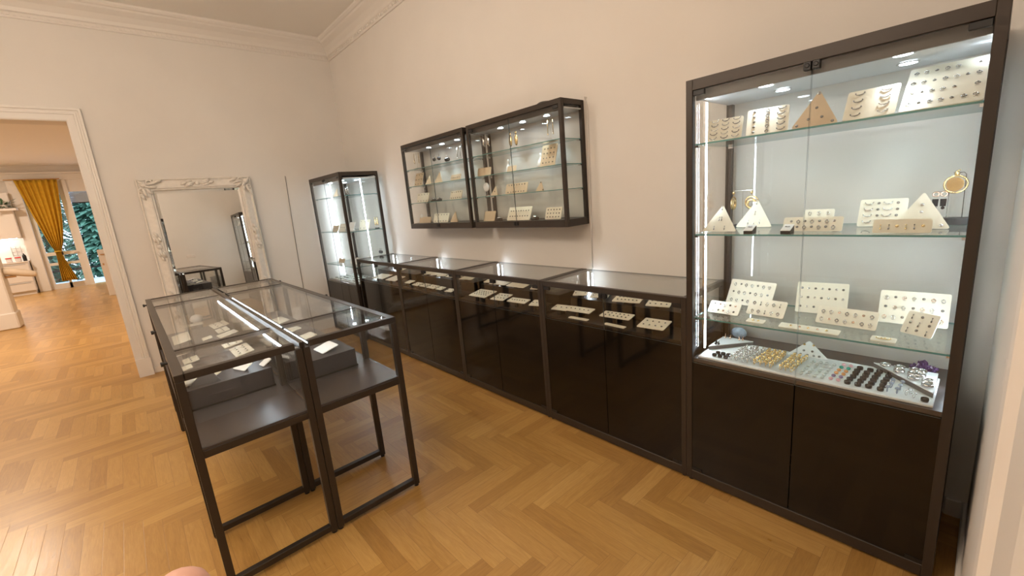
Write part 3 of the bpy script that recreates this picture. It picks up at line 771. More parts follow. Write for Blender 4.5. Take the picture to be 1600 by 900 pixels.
def ring_mesh(kind):
    mb = MB()
    if kind == 'gem':
        mb.torus((0, 0, 0.0105), 0.0088, 0.0019, 'x', 16, 6).ball((0, 0, 0.021), 0.0072, 10, 6, (1, 1, 0.7)).torus((0, 0, 0.0195), 0.0064, 0.0015, 'z', 12, 5)
    elif kind == 'band':
        mb.lathe([(0.0078, 0), (0.0100, 0), (0.0108, 0.006), (0.0100, 0.012), (0.0078, 0.012), (0.0078, 0)], (0, 0, 0), 18)
    elif kind == 'bead':
        mb.ball((0, 0, 0.007), 0.0085, 10, 7, (1, 1, 0.8))
    elif kind == 'drop':
        mb.ball((0, 0, 0.006), 0.0060, 8, 6).tube([(0, 0, 0.010), (0, 0.002, 0.020), (0.003, 0.003, 0.024)], [0.0035, 0.0018, 0.0008], 6)
    elif kind == 'bangle':
        mb.lathe([(0.015, 0), (0.0185, 0.002), (0.0195, 0.007), (0.0185, 0.012), (0.015, 0.014), (0.0145, 0.007), (0.015, 0)], (0, 0, 0), 22)
    elif kind == 'flower':
        mb.torus((0, 0, 0.0095), 0.0085, 0.0012, 'x', 14, 6)
        for k in range(6): mb.ball((0.006 * math.cos(k * PI / 3), 0.006 * math.sin(k * PI / 3), 0.020), 0.0042, 8, 5, (1, 1, .6))
    return mb
_rc = {}
def ring(kind, mat, x, y, z, label, group, name='ring', cat='ring', s=1.0):
    key = (kind, mat)
    if key not in _rc:
        o = ring_mesh(kind).build(name, mat, smooth=True); _rc[key] = o
    else:
        o = _rc[key].copy(); COL.objects.link(o)
    o.location = (x, y, z); o.rotation_euler = (0, 0, random.uniform(-0.5, 0.5)); o.scale = (s, s, s)
    tag(o, label, cat, group); return o
def ring_grid(kind, mat, xs, ys, label, group, z=None, jit=0.002, **k):
    for y in ys:
        for x in xs:
            ring(kind, mat, x + random.uniform(-jit, jit) + (y + 0.4) * 0.05, y + random.uniform(-jit, jit), zr if z is None else z, label, group, **k)
def lin(a, b, n): return [a + (b - a) * i / (n - 1) for i in range(n)] if n > 1 else [a]
ring_grid('band', 'jet', lin(4.115, 4.165, 3), lin(-0.435, -0.400, 2), 'black ring in the small dark cluster at the left of the ring tray', 'black rings at the left of the tray')
ring_grid('gem', 'silver', lin(4.195, 4.268, 4), lin(-0.440, -0.260, 7), 'silver gem ring in the silver block of the ring tray', 'silver rings in the tray', s=1.0)
ring_grid('gem', 'gold', lin(4.296, 4.362, 4), lin(-0.435, -0.262, 7), 'gold ring in the larger gold block of the ring tray', 'gold rings in the larger block', s=1.12)
ring_grid('gem', 'gold', lin(4.402, 4.446, 3), lin(-0.435, -0.262, 7), 'gold ring in the narrow gold block right of the larger one', 'gold rings in the narrow block', s=1.05)
ring_grid('bead', 'clear', lin(4.480, 4.555, 4), lin(-0.440, -0.270, 6), 'clear pale stone in the clear block of the ring tray', 'clear stones in the tray', name='gemstone', cat='gemstone', s=.9)
for y, mt, nm in zip(lin(-0.430, -0.245, 6), ('pink', 'purple', 'orange', 'orange', 'green', 'pink'), ('pale pink stones at the front', 'dull purple stones', 'front orange stones', 'rear orange stones', 'green stones', 'pink stones at the back')):
    for x in (4.585, 4.610): ring('bead', mt, x + (y + .4) * .05, y, zr, 'one of a pair of ' + nm + ' of the coloured row', nm + ' in the tray', 'gemstone', 'gemstone', s=.95)
ring_grid('band', 'jet', lin(4.642, 4.742, 4), lin(-0.432, -0.250, 6), 'black wide band ring in the black block right of the coloured stones', 'black band rings in the tray', s=1.05)
ring_grid('gem', 'blue', lin(4.765, 4.792, 2), lin(-0.430, -0.345, 3), 'blue grey stone ring in the small block left of the right wedge', 'blue grey rings in the tray')
for x, y in ((4.815, -0.430), (4.838, -0.440), (4.826, -0.408)): ring('flower', 'silver', x, y, zr, 'silver flower ring at the front right of the ring tray', 'silver flower rings in the tray', s=.9)
ring('band', 'jet', 4.868, -0.447, zr, 'single black band ring at the right front corner of the ring tray', None, s=1.1)
for i, (x, y) in enumerate(((4.727, -0.212), (4.772, -0.214), (4.818, -0.214), (4.838, -0.216), (4.775, -0.256), (4.818, -0.262), (4.838, -0.262), (4.822, -0.306), (4.864, -0.308), (4.866, -0.352))):
    ring('bangle', 'silver', x, y, zrr, 'wide silver ring on the white triangular block at the right of the tray', 'silver rings on the right block', s=.95)
for x, y in ((4.075, -0.335), (4.088, -0.330), (4.072, -0.315)): ring('drop', 'jet', x, y, zl, 'black drop earring on the left triangular block', 'black drops on the left block', 'earring', 'earring')
for x, y in ((4.075, -0.215), (4.100, -0.212), (4.145, -0.214), (4.160, -0.208)): ring('drop', 'rose', x, y, zl, 'rose gold earring on the left triangular block', 'rose gold earrings on the left block', 'earring', 'earring')
ag = MB().ball((4.10, -0.095, 0.690 + 0.033), 0.040, 20, 12, (1.0, 0.45, 0.80)).build('agate', 'agate', smooth=True)
tag(ag, 'pale blue oval agate stone behind the left wedge on the cabinet floor', 'stone')
am = MB(); rr = random.Random(3)
for k in range(46):
    a = rr.uniform(0, 2 * PI); d = rr.uniform(0, 0.036); x, y = 4.838 + d * math.cos(a), -0.11 + d * 0.6 * math.sin(a)
    hh = rr.uniform(0.018, 0.044) * (1.15 - d / 0.06); q = rr.uniform(0.004, 0.008)
    dx, dy = (x - 4.838) * 0.35, (y + 0.11) * 0.35
    am.tube([(x, y, 0.695), (x + dx, y + dy, 0.6905 + hh), (x + dx * 1.2, y + dy * 1.2, 0.6905 + hh + q)], [q, q * 0.95, q * 0.08], 6)
tag(am.build('amethyst_cluster', 'amethyst'), 'dark purple amethyst crystal cluster in the right rear corner of the right hand cabinet', 'stone')

# --- cards in the low counters
CN = ('farthest low counter', 'second farthest counter', 'third farthest counter', 'nearest low counter')
def cc(ci, lb, x, y, z, rz, w, h, rows=1, cols=4, lean=9, mat='cream', kinds=('stud_steel',), **k):
    sup = 0.7655 if z < 0.83 else 0.8505
    card('earring_card', lb + ' of the ' + CN[ci], x, y, sup, rz, w, h, lean, mat=mat, lift=max(0, z - sup), rows=rows, cols=cols, kinds=kinds, group='earring cards inside the low counters', margin=(.16, .3), **k)
BK = 0.862
cc(3, 'long cream card right of the lock on the rear step', 3.505, -0.280, BK, 12, .179, .105, 2, 6)
cc(3, 'cream card second from right on the rear step', 3.715, -0.275, BK, 13, .140, .100, 2, 4)
cc(3, 'small cream card at the right end of the rear step', 3.895, -0.285, BK, 2, .069, .05, 1, 2)
cc(3, 'cream card raised at the front left', 3.240, -0.430, .80, 4, .195, .072, 1, 5)
cc(3, 'small flat card under the front left raised card', 3.276, -0.472, .767, 1, .148, .030, 0, 0, lean=3)
cc(3, 'cream card raised at the front centre', 3.516, -0.425, .80, 3, .203, .078, 2, 6)
cc(3, 'small flat card under the front centre raised card', 3.546, -0.474, .767, -3, .146, .030, 0, 0, lean=3)
cc(3, 'cream card raised at the front right', 3.781, -0.475, .795, 4, .154, .117, 2, 4)
cc(3, 'cream card turned askew at the left of the rear step', 3.140, -0.270, BK, 27, .096, .126, 2, 2)
cc(3, 'cream card half behind the left post at the front', 3.105, -0.455, .80, 8, .120, .079, 1, 3)
cc(3, 'shiny card of silver spirals behind the lock', 3.290, -0.262, BK, 20, .122, .110, 3, 4, kinds=('hoop_silver', 'climber_silver'))
cc(2, 'large cream card at the front left', 2.255, -0.482, .80, 2, .203, .140, 3, 6)
cc(2, 'cream card left of centre at the front', 2.497, -0.478, .80, 6, .137, .122, 2, 4)
cc(2, 'long cream card right of centre at the front', 2.690, -0.459, .80, 5, .180, .075, 1, 6)
cc(2, 'cream card at the right front corner', 2.880, -0.457, .80, 16, .090, .095, 1, 3)
cc(2, 'white card behind the front left card', 2.284, -0.285, BK, 5, .182, .112, 0, 0)
cc(2, 'large pale card at the centre of the rear step', 2.500, -0.285, BK, 2, .197, .112, 0, 0)
cc(2, 'cream card leaning at the right of the rear step', 2.720, -0.270, BK, 24, .094, .104, 1, 2)
cc(2, 'cream card at the left end of the rear step', 2.125, -0.270, BK, 12, .060, .10, 0, 0)
cc(1, 'long cream card at the right end of the rear step', 1.820, -0.270, BK, 10, .150, .073, 0, 0)
cc(1, 'cream card second from the left in the front row', 1.203, -0.447, .785, 1, .115, .076, 1, 3)
cc(1, 'cream card third from the left in the front row', 1.335, -0.440, .785, 1, .111, .074, 1, 3)
cc(1, 'cream card fourth from the left in the front row', 1.483, -0.446, .785, -2, .142, .076, 1, 3)
cc(1, 'cream card fifth from the left in the front row', 1.622, -0.443, .785, -1, .098, .067, 1, 2)
cc(1, 'cream card at the right end of the front row', 1.800, -0.455, .785, 10, .090, .069, 1, 2)
cc(1, 'white card at the left end of the front row', 1.082, -0.462, .80, 5, .095, .075, 0, 0)
cc(1, 'cream card turned askew at the left of the rear step', 1.180, -0.270, BK, 40, .085, .150, 0, 0)
cc(1, 'pale card beside the askew card on the rear step', 1.300, -0.265, BK, 38, .085, .160, 0, 0)
cc(1, 'bright card under the light strip on the rear step', 1.425, -0.270, BK, 30, .100, .13, 0, 0)
cc(1, 'long pale card right of the bright rear card', 1.600, -0.265, BK, 3, .20, .06, 0, 0)
cc(0, 'large cream card at the front left', 0.440, -0.482, .80, 5, .235, .136, 0, 0)
cc(0, 'large cream card at the front right', 0.745, -0.478, .80, 5, .190, .140, 0, 0)
cc(0, 'small cream card on the rear step', 0.540, -0.260, BK, 12, .15, .083, 0, 0)

# --- cards in the table cases (on the plinths)
zp = 0.7795
def tc(lb, x, y, rz, w, h, lean=8, mat='cream', rows=1, cols=3, **k):
    card('earring_card', lb, x, y, zp, rz, w, h, lean, mat=mat, rows=rows, cols=cols, kinds=('stud_steel',), group='earring cards inside the display tables', margin=(.18, .3), **k)
tc('narrow cream strip at the far end of the left table', 0.81, -2.215, 90, .15, .050, rows=0)
tc('cream card next to the narrow strip, far part of the left table', 1.03, -2.115, 4, .185, .105, rows=2)
tc('small cream card third from the far end of the left table', 1.250, -2.110, 2, .150, .075, rows=1)
tc('cream card fourth from the far end of the left table', 1.430, -2.125, 7, .100, .115, rows=0)
tc('small cream slip left of the middle row of cards in the left table', 1.393, -2.215, -1, .080, .058, rows=0)
tc('cream card fifth from the far end of the left table', 1.715, -2.145, 1, .165, .105, rows=2, cols=4)
tc('large cream card nearest the front of the left table', 1.960, -2.130, 0, .225, .100, rows=2, cols=4)
tc('large pale card along the left side of the left table', 1.215, -2.365, -1, .30, .10, rows=0)
tc('small pale card in the middle of the left side row, left table', 1.665, -2.385, -1, .075, .08, rows=0)
tc('cream card on the left side in the near part of the left table', 1.887, -2.365, 1, .120, .075, rows=1)
tc('small cream card on the left side beyond the front triangle, left table', 2.035, -2.395, 1, .085, .060, rows=0)
tc('cream card at the left front corner of the plinth in the left table', 2.325, -2.400, 2, .100, .075, 20, rows=0)
tc('cream card behind the dark glass triangle in the left table', 2.330, -2.310, 4, .105, .070, 25, rows=0)
tc('white folded card at the right front of the left table', 2.340, -2.165, 20, .110, .060, 30, mat='white', rows=0)
tc('small white card beside the middle post of the left table', 2.380, -2.065, 10, .060, .055, 30, mat='white', rows=0)
tt = MB().add([(2.40, -2.388, zp), (2.425, -2.255, zp), (2.395, -2.300, zp + 0.082), (2.394, -2.386, zp), (2.419, -2.253, zp), (2.389, -2.298, zp + 0.082)], [(0, 1, 2), (5, 4, 3), (0, 3, 4, 1), (1, 4, 5, 2), (2, 5, 3, 0)]).build('glass_triangle', 'grey')
tag(tt, 'dark triangular plate standing at the front of the left table plinth', 'display stand')
sh = MB().ball((2.37, -2.372, zp + 0.016), 0.02, 12, 8, (0.8, 1.5, 0.8)).build('shell', 'white', smooth=True)
tag(sh, 'small white shell beside the dark triangle in the left table', 'shell')
wt = thing('bracelet_pillow', 'shiny white bracelet pillow alone at the far end of the left table', 'bracelet holder', (0.60, -2.16, 0.6745))
MB().cyl((0.60, -2.16, 0.6745), (0.60, -2.16, 0.76), 0.03, 16).build('stand', 'deck', wt)
MB().ball((0.60, -2.16, 0.795), 0.05, 16, 10, (1.1, 0.9, 0.7)).build('pillow', 'white', wt, True)
tc('long cream strip at the far left of the right table', 0.99, -1.86, 60, .10, .05, rows=0)
tc('cream card second from the far end along the left of the right table', 1.12, -1.885, 62, .13, .05, rows=0)
tc('cream card third from the far end along the left of the right table', 1.38, -1.880, 60, .13, .05, rows=0)
tc('slim cream card near the middle bar along the left of the right table', 1.70, -1.885, 62, .13, .05, rows=0)
tc('large pale card at the far centre of the right table', 1.375, -1.760, 4, .20, .085, rows=0)
tc('cream card in the middle of the right table', 1.760, -1.770, 5, .115, .08, rows=0)
tc('pale card in the near part of the right table', 2.045, -1.765, 4, .120, .09, rows=0)
tc('bright white card at the front edge of the right table plinth', 2.425, -1.780, 4, .135, .10, 14, mat='white', rows=0)
tc('small white card left of the bright one at the front of the right table', 2.300, -1.900, 4, .10, .06, 14, mat='white', rows=0)

# --- the wall cabinets' contents
GW = 'cards inside the wall cabinets'
def wc(lb, x, z, w, h, lean=72, mat='cream', y=-0.155, **k):
    k.setdefault('kinds', ('stud_steel',))
    card('earring_card', lb, x, y, z, k.pop('rz', 0), w, h, lean, mat=mat, group=GW, **k)
s1, s2, s3, s0 = WS[0] + 0.0055, WS[1] + 0.0055, WS[2] + 0.0055, 1.3725
LW, RW = 'of the far wall cabinet', 'of the near wall cabinet'
wc('tall beige card at the left of the second shelf ' + LW, 1.02, s2, .150, .135, mat='beige', rows=3, cols=3)
wc('narrow tan triangle beside the seam on the second shelf ' + LW, 1.215, s2, .115, .095, mat='beige', tri=True, rows=0)
wc('tan triangle in the middle of the second shelf ' + LW, 1.395, s2, .140, .115, mat='beige', tri=True, rows=0)
wc('wide tan card at the right of the second shelf ' + LW, 1.68, s2, .155, .055, mat='beige', rows=1, cols=5)
wc('cream card at the left of the third shelf ' + LW, 1.06, s3, .225, .095, rows=2, cols=4)
wc('pale card at the right of the third shelf ' + LW, 1.65, s3, .185, .078, rows=2, cols=5)
wc('low tan card at the left of the bottom ' + LW, 1.06, s0, .22, .062, mat='beige', rows=0)
wc('wide cream card at the centre of the bottom ' + LW, 1.355, s0, .262, .090, rows=2, cols=5)
wc('beige card with pointed top at the right of the bottom ' + LW, 1.585, s0, .125, .105, tri=True, mat='beige', rows=0)
wc('large tan card at the right of the second shelf ' + RW, 2.815, s2, .145, .158, mat='beige', rows=4, cols=4, margin=(.18, .18))
wc('tan card at the left end of the second shelf ' + RW, 2.095, s2, .135, .072, mat='beige', rows=0, rz=15)
wc('small tan card beside the white bust on the second shelf ' + RW, 2.435, s2, .100, .048, mat='beige', rows=0)
wc('small tan triangle at the left of the third shelf ' + RW, 2.205, s3, .090, .080, mat='beige', tri=True, kinds=('stud_steel',), spots=[(0, .4)])
wc('wide tan card at the centre of the third shelf ' + RW, 2.465, s3, .245, .080, mat='beige', rows=2, cols=7)
wc('small tan triangle at the right of the third shelf ' + RW, 2.725, s3, .085, .075, mat='beige', tri=True, kinds=('stud_steel',), spots=[(0, .85), (.8, .1)])
wc('beige card at the left of the bottom ' + RW, 2.105, s0, .145, .085, mat='beige', rows=0)
wc('large cream card at the centre of the bottom ' + RW, 2.465, s0, .262, .110, rows=2, cols=8, margin=(.12, .3), lean=66)
wc('cream card of four rows at the right of the bottom ' + RW, 2.835, s0, .155, .088, rows=3, cols=5, margin=(.14, .2))

def wire_stand(lb, x, z, y, hgt, w, em, kind):
    t = thing('earring_stand', lb, 'earring stand', (x, y, z), 'wire earring stands')
    MB().box(-w * 0.5, w * 0.5, -0.014, 0.014, 0, 0.014).build('base', 'black', t, local=True, bevel=0.001)
    MB().tube([(0, 0, 0.014), (0, 0, hgt)], 0.0013, 6).tube([(-w * 0.5, 0, hgt), (w * 0.5, 0, hgt)], 0.0013, 6).build('wire', 'silver', t, local=True)
    for sx in (-w * 0.42, w * 0.42):
        if kind == 'chain':
            e = MB().tube([(sx, 0, hgt + 0.004), (sx, -0.003, hgt - 0.03), (sx, -0.003, hgt - 0.085)], [0.002, 0.0028, 0.003], 6).ball((sx, -0.003, hgt - 0.09), 0.005, 8, 6)
        elif kind == 'ball':
            e = MB().tube([(sx, 0, hgt + 0.004), (sx, -0.003, hgt - 0.02)], 0.001, 6).ball((sx, -0.003, hgt - 0.038), 0.018, 12, 8)
        elif kind == 'leaf':
            e = MB().tube([(sx, 0, hgt + 0.004), (sx, -0.003, hgt - 0.012)], 0.001, 6).ball((sx, -0.003, hgt - 0.010), 0.010, 10, 6, (1, .5, 1)).ball((sx, -0.003, hgt - 0.062), 0.042, 12, 10, (0.42, 0.22, 1.0))
        else:
            e = MB().tube([(sx - 0.008, 0, hgt + 0.002), (sx - 0.012, -0.004, hgt - 0.025), (sx + 0.008, -0.006, hgt - 0.05), (sx - 0.006, -0.004, hgt - 0.08), (sx + 0.006, 0, hgt - 0.098)], [0.003, 0.008, 0.010, 0.009, 0.004], 8)
        e.build('earring', em, t, True, local=True)
wire_stand('stand with long gold chains, left of top shelf, far wall cabinet', 1.02, s1, -0.13, .155, .10, 'gold', 'chain')
wire_stand('stand with two dark ball earrings, middle of top shelf, far wall cabinet', 1.385, s1, -0.13, .10, .10, 'jet', 'ball')
wire_stand('small stand with dark beads right of the ball earrings, far wall cabinet', 1.545, s1, -0.12, .075, .035, 'jet', 'ball')
wire_stand('stand with thin silver chains, right end of top shelf, far wall cabinet', 1.735, s1, -0.12, .12, .06, 'silver', 'chain')
wire_stand('stand with twisted silver earrings, left of top shelf, near wall cabinet', 2.150, s1, -0.14, .165, .07, 'silver', 'twist')
wire_stand('stand with gold leaf earrings, centre of top shelf, near wall cabinet', 2.465, s1, -0.13, .130, .075, 'gold', 'leaf')
wire_stand('stand with thin gold chains, right end of top shelf, near wall cabinet', 2.840, s1, -0.12, .145, .06, 'gold', 'chain')
def bust(lb, x, z, sc=1.0):
    t = thing('necklace_bust', lb, 'bust', (x, -0.10, z))
    MB().lathe([(0, 0), (0.022 * sc, 0), (0.024 * sc, 0.02 * sc), (0.019 * sc, 0.045 * sc), (0.011 * sc, 0.058 * sc), (0.007 * sc, 0.066 * sc), (0.007 * sc, 0.078 * sc), (0.009 * sc, 0.088 * sc), (0.004 * sc, 0.098 * sc), (0, 0.099 * sc)], (0, 0, 0), 16).build('body', 'white', t, True, local=True)
bust('small white bust left of centre on the second shelf of the near wall cabinet', 2.352, s2, 1.05)
bust('small white bust beside the large tan card in the near wall cabinet', 2.705, s2, 1.1)
def cufflinks(lb, x, z, n=2):
    t = thing('ring_block', lb, 'ring holder', (x, -0.17, z), 'silver ring holders in the wall cabinets')
    MB().prism([(-0.02, 0), (0.02, 0), (0.02, 0.022), (-0.02, 0.010)], -0.022, 0.022, 'x').build('block', 'panel', t, local=True)
    MB().ball((0, 0.0, 0.026), 0.017, 14, 8, (1.2, 0.9, 0.55)).build('ring', 'silver', t, True, local=True)
cufflinks('left one of two silver rings on the third shelf of the far wall cabinet', 1.30, s3)
cufflinks('right one of two silver rings on the third shelf of the far wall cabinet', 1.40, s3)
cufflinks('silver ring holder left of centre on the bottom of the near wall cabinet', 2.255, s0)
cufflinks('silver ring holder right of centre on the bottom of the near wall cabinet', 2.672, s0)
def dial(lb, x, z, r):
    t = thing('brooch_stand', lb, 'brooch', (x, -0.13, z))
    MB().box(-0.015, 0.015, -0.01, 0.01, 0, 0.008).tube([(0, 0, 0.008), (0, 0, 0.06)], 0.002, 6).build('stand', 'silver', t, local=True)
    MB().ball((0, -0.006, 0.065 + r * 0.3), r, 18, 10, (1, 0.3, 1)).build('brooch', 'white', t, True, local=True)
dial('round white shell brooch at the left of the third shelf of the near wall cabinet', 2.09, s3, .037)
dial('small round white brooch at the left of the bottom of the far wall cabinet', 0.985, s0, .022)

# --- contents of the far corner cabinet
GF = 'cards inside the far corner cabinet'
def fc(lb, x, y, z, w, h, lean=68, mat='cream', **k):
    card('earring_card', lb + ' of the far corner cabinet', x, y, z, k.pop('rz', 0), w, h, lean, mat=mat, group=GF, kinds=('stud_steel',), **k)
fa, fb, fd = 1.7425, 1.3205, 0.9005
fc('tan triangle on the top shelf', -0.72, -0.36, fa, .17, .13, mat='beige', tri=True)
wire_stand('wire stand with silver earrings on the top shelf of the far corner cabinet', -0.36, fa, -0.33, .12, .07, 'silver', 'twist')
fc('low beige card at the left of the middle shelf', -0.80, -0.40, fb, .20, .075, mat='beige', rows=1, cols=4)
fc('cream card left of the corner post on the middle shelf', -0.52, -0.42, fb, .19, .095, rows=1, cols=4)
fc('white card just behind the corner post on the middle shelf', -0.28, -0.40, fb, .16, .110, mat='white')
fc('leaning cream card behind the side glass, middle shelf', -0.22, -0.26, fb, .17, .125, rows=2, cols=3, rz=20)
wire_stand('black based stand with gold earrings, right end of middle shelf, far corner cabinet', -0.07, fb, -0.15, .14, .07, 'gold', 'leaf')
fc('low beige card at the left of the lowest shelf', -0.72, -0.42, fd, .20, .06, mat='beige')
fc('white card at the centre of the lowest shelf', -0.45, -0.38, fd, .16, .07, mat='white')
fc('white card behind the corner post on the lowest shelf', -0.24, -0.40, fd, .17, .090, mat='white')
fc('pale card behind the side glass, lowest shelf', -0.16, -0.27, fd, .15, .085, rz=18)
wire_stand('stand with dark pendant earrings, right end of lowest shelf, far corner cabinet', -0.07, fd, -0.15, .17, .05, 'jet', 'ball')
t = MB().box(-0.90, -0.06, -0.50, -0.20, 0.6905, 0.702).build('ring_tray', 'tray', bevel=0.002)
tag(t, 'white tray of silver rings on the floor of the far corner cabinet', 'tray')
for yy in lin(-0.47, -0.25, 4):
    for xx in lin(-0.86, -0.10, 12):
        ring('bangle', 'silver' if random.random() < 0.75 else 'steel', xx + random.uniform(-.01, .01), yy + random.uniform(-.01, .01), 0.7022, 'silver ring on the tray in the far corner cabinet', 'silver rings in the far corner cabinet', s=.8)

# ------------------------------------------------------------------ leaning mirror
MY0, MY1, MH, MTOP, MBOT = -2.262, -1.212, 2.07, XB + 0.045, XB + 0.095
mir = thing('floor_mirror', 'tall mirror in a carved white frame leaning on the back wall', 'mirror', (MBOT, (MY0 + MY1) / 2, 0))
mir_lean = math.asin((MBOT - MTOP) / MH)
mir.rotation_euler = (0, 0, 0)
MMAT = Matrix.Rotation(-mir_lean, 4, 'Y')
class LB(MB):       # builder in the mirror's own upright frame: x out of the glass, y across, z up
    def build(s, *a, **k):
        s.v = [tuple(MMAT @ Vector(p)) for p in s.v]
        return MB.build(s, *a, local=True, **k)
MW = MY1 - MY0
fp = [(0, -0.03), (0, 0.012), (0.010, 0.022), (0.018, 0.012), (0.030, 0.010), (0.060, 0.022), (0.085, 0.032), (0.100, 0.030), (0.108, 0.020), (0.118, 0.020), (0.124, 0.008), (0.130, 0.004), (0.130, -0.03)]
fm = LB(); k = len(fp); hw = MW / 2
cor = [(-hw, 0.004, 1, 1), (hw, 0.004, -1, 1), (hw, MH, -1, -1), (-hw, MH, 1, -1)]
vs = []
for (y, z, sy, sz) in cor:
    for (o, d) in fp: vs.append((d, y + sy * o, z + sz * o))
fs = [(q * k + i, q * k + (i + 1) % k, ((q + 1) % 4) * k + (i + 1) % k, ((q + 1) % 4) * k + i) for q in range(4) for i in range(k)]
fm.add(vs, fs).build('frame', 'gesso', mir)
LB().box(0.000, 0.004, -hw + 0.128, hw - 0.128, 0.132, MH - 0.128).build('mirror_glass', 'mirror', mir)
bv = LB()
bi, bo = 0.150, 0.1285
a = [(0.0075, -hw + bo, bo + .004), (0.0075, hw - bo, bo + .004), (0.0075, hw - bo, MH - bo), (0.0075, -hw + bo, MH - bo)]
b_ = [(0.0045, -hw + bi, bi + .004), (0.0045, hw - bi, bi + .004), (0.0045, hw - bi, MH - bi), (0.0045, -hw + bi, MH - bi)]
bv.add(a + b_, [(i, (i + 1) % 4, 4 + (i + 1) % 4, 4 + i) for i in range(4)]).build('bevel_edge', 'mirror', mir)
def scroll(mb, cy, cz, sy, sz, r, turns=1.4, d=0.03, th=0.009, a0=0.0):
    n = 18; path = []; rad = []
    for i in range(n + 1):
        u = i / n; a = a0 + turns * 2 * PI * u; rr_ = r * (1 - 0.8 * u)
        path.append((d + 0.006 * u, cy + sy * rr_ * math.cos(a), cz + sz * rr_ * math.sin(a))); rad.append(th * (0.5 + 0.5 * math.sin(PI * min(1, u * 1.1 + 0.1))))
    mb.tube(path, rad, 6)
def leaf(mb, y, z, ang, L, d=0.028, w=0.014):
    c, s = math.cos(ang), math.sin(ang); path = []; rad = []
    for i in range(7):
        u = i / 6; bend = 0.35 * u * u
        path.append((d + 0.012 * math.sin(PI * u), y + L * u * math.cos(ang + bend), z + L * u * math.sin(ang + bend))); rad.append(w * math.sin(PI * (0.12 + 0.86 * u)) + 0.001)
    mb.tube(path, rad, 6)
def corner_orn(y, z, sy, sz):
    mb = LB()
    mb.ball((0.030, y + sy * 0.055, z + sz * 0.055), 0.030, 12, 8, (0.6, 1, 1))
    for (dy, dz, r, a0) in ((0.035, 0.110, .030, 0), (0.110, 0.035, .030, PI / 2), (0.030, 0.165, .020, 1), (0.165, 0.030, .020, 2.5)):
        scroll(mb, y + sy * dy, z + sz * dz, sy, sz, r, a0=a0)
    for (dy, dz, an, L) in ((.06, .06, PI / 4, .075), (.05, .09, PI / 2, .11), (.09, .05, 0, .11), (.02, .02, PI / 4, .06), (.08, .10, PI / 2 - .3, .07), (.10, .08, .3, .07), (.03, .15, PI / 2, .07), (.15, .03, 0, .07)):
        a = math.atan2(sz * math.sin(an), sy * math.cos(an)); leaf(mb, y + sy * dy, z + sz * dz, a, L)
    mb.build('corner_carving', 'gesso', mir, smooth=True)
for (y, z, sy, sz) in cor: corner_orn(y, z, sy, sz)
def mid_orn(y, z, along_y, sgn):
    mb = LB()
    mb.ball((0.030, y, z), 0.026, 12, 8, (0.6, 1, 1))
    for s in (-1, 1):
        for (p, q, L) in ((0.02, 0, .11), (0.05, .02, .07), (0.05, -.02, .07), (0.10, 0, .06)):
            if along_y: leaf(mb, y + s * p, z + q, 0 if s > 0 else PI, L)
            else: leaf(mb, y + q, z + s * p, PI / 2 * s, L)
        if along_y: scroll(mb, y + s * 0.065, z - sgn * .012, s, sgn, .024)
        else: scroll(mb, y, z + s * 0.065, sgn, s, .024)
    mb.build('carving', 'gesso', mir, smooth=True)
mid_orn(0, MH - 0.055, True, 1); mid_orn(0, 0.06, True, -1)
mid_orn(-hw + 0.06, 1.36, False, 1); mid_orn(hw - 0.06, 1.36, False, -1)
mid_orn(-hw + 0.06, 0.72, False, 1); mid_orn(hw - 0.06, 0.72, False, -1)
# socket plate on the near wall, seen in the mirror
t = thing('switch_plate', 'wide white switch plate on the near wall, seen in the mirror', 'switch', (XN - 0.005, -1.42, 1.17))
MB().box(XN - 0.010, XN, -1.50, -1.34, 1.135, 1.205).build('plate', 'trim', t, bevel=0.003)
for yy in (-1.475, -1.42, -1.365): MB().box(XN - 0.014, XN - 0.010, yy - 0.022, yy + 0.022, 1.145, 1.195).build('rocker', 'kwhite', t, bevel=0.002)

# ------------------------------------------------------------------ the rooms beyond the doorway
HX = -14.0
struct(MB().box(HX - 0.2, XB - 0.2, -7.2, -2.2, 3.66, 3.76).build('ceiling_hall', 'ceil'))
struct(MB().box(HX - 0.2, XB - 0.2, -2.3, -2.2, 0, 3.66).build('wall_hall_right', 'wall'))
struct(MB().box(HX - 0.2, XB - 0.2, -7.3, -7.2, 0, 3.66).build('wall_hall_left', 'wall'))
# far wall round the glass door and the opening
struct(MB().box(HX - 0.2, HX, -7.2, -4.36, 0, 3.66).box(HX - 0.2, HX, -4.36, -2.86, 3.27, 3.66).box(HX - 0.2, HX, -2.86, -2.3, 0, 3.66).build('wall_hall_far', 'wall'))
struct(MB().box(HX, HX + 0.05, -4.80, -2.7, 3.24, 3.42).box(HX, HX + 0.10, -4.80, -2.7, 3.42, 3.47).box(HX, HX + 0.06, -3.49, -3.40, 0, 3.24).build('trim_6', 'trim'))
struct(MB().box(HX, HX + 0.16, -4.60, -4.36, 0, 3.24).build('trim_7', 'trim', bevel=0.01))
struct(MB().box(HX - 0.06, HX, -3.40, -2.86, 2.88, 3.27).box(HX, HX + 0.05, -2.90, -2.82, 0, 3.24).build('trim_8', 'trim'))
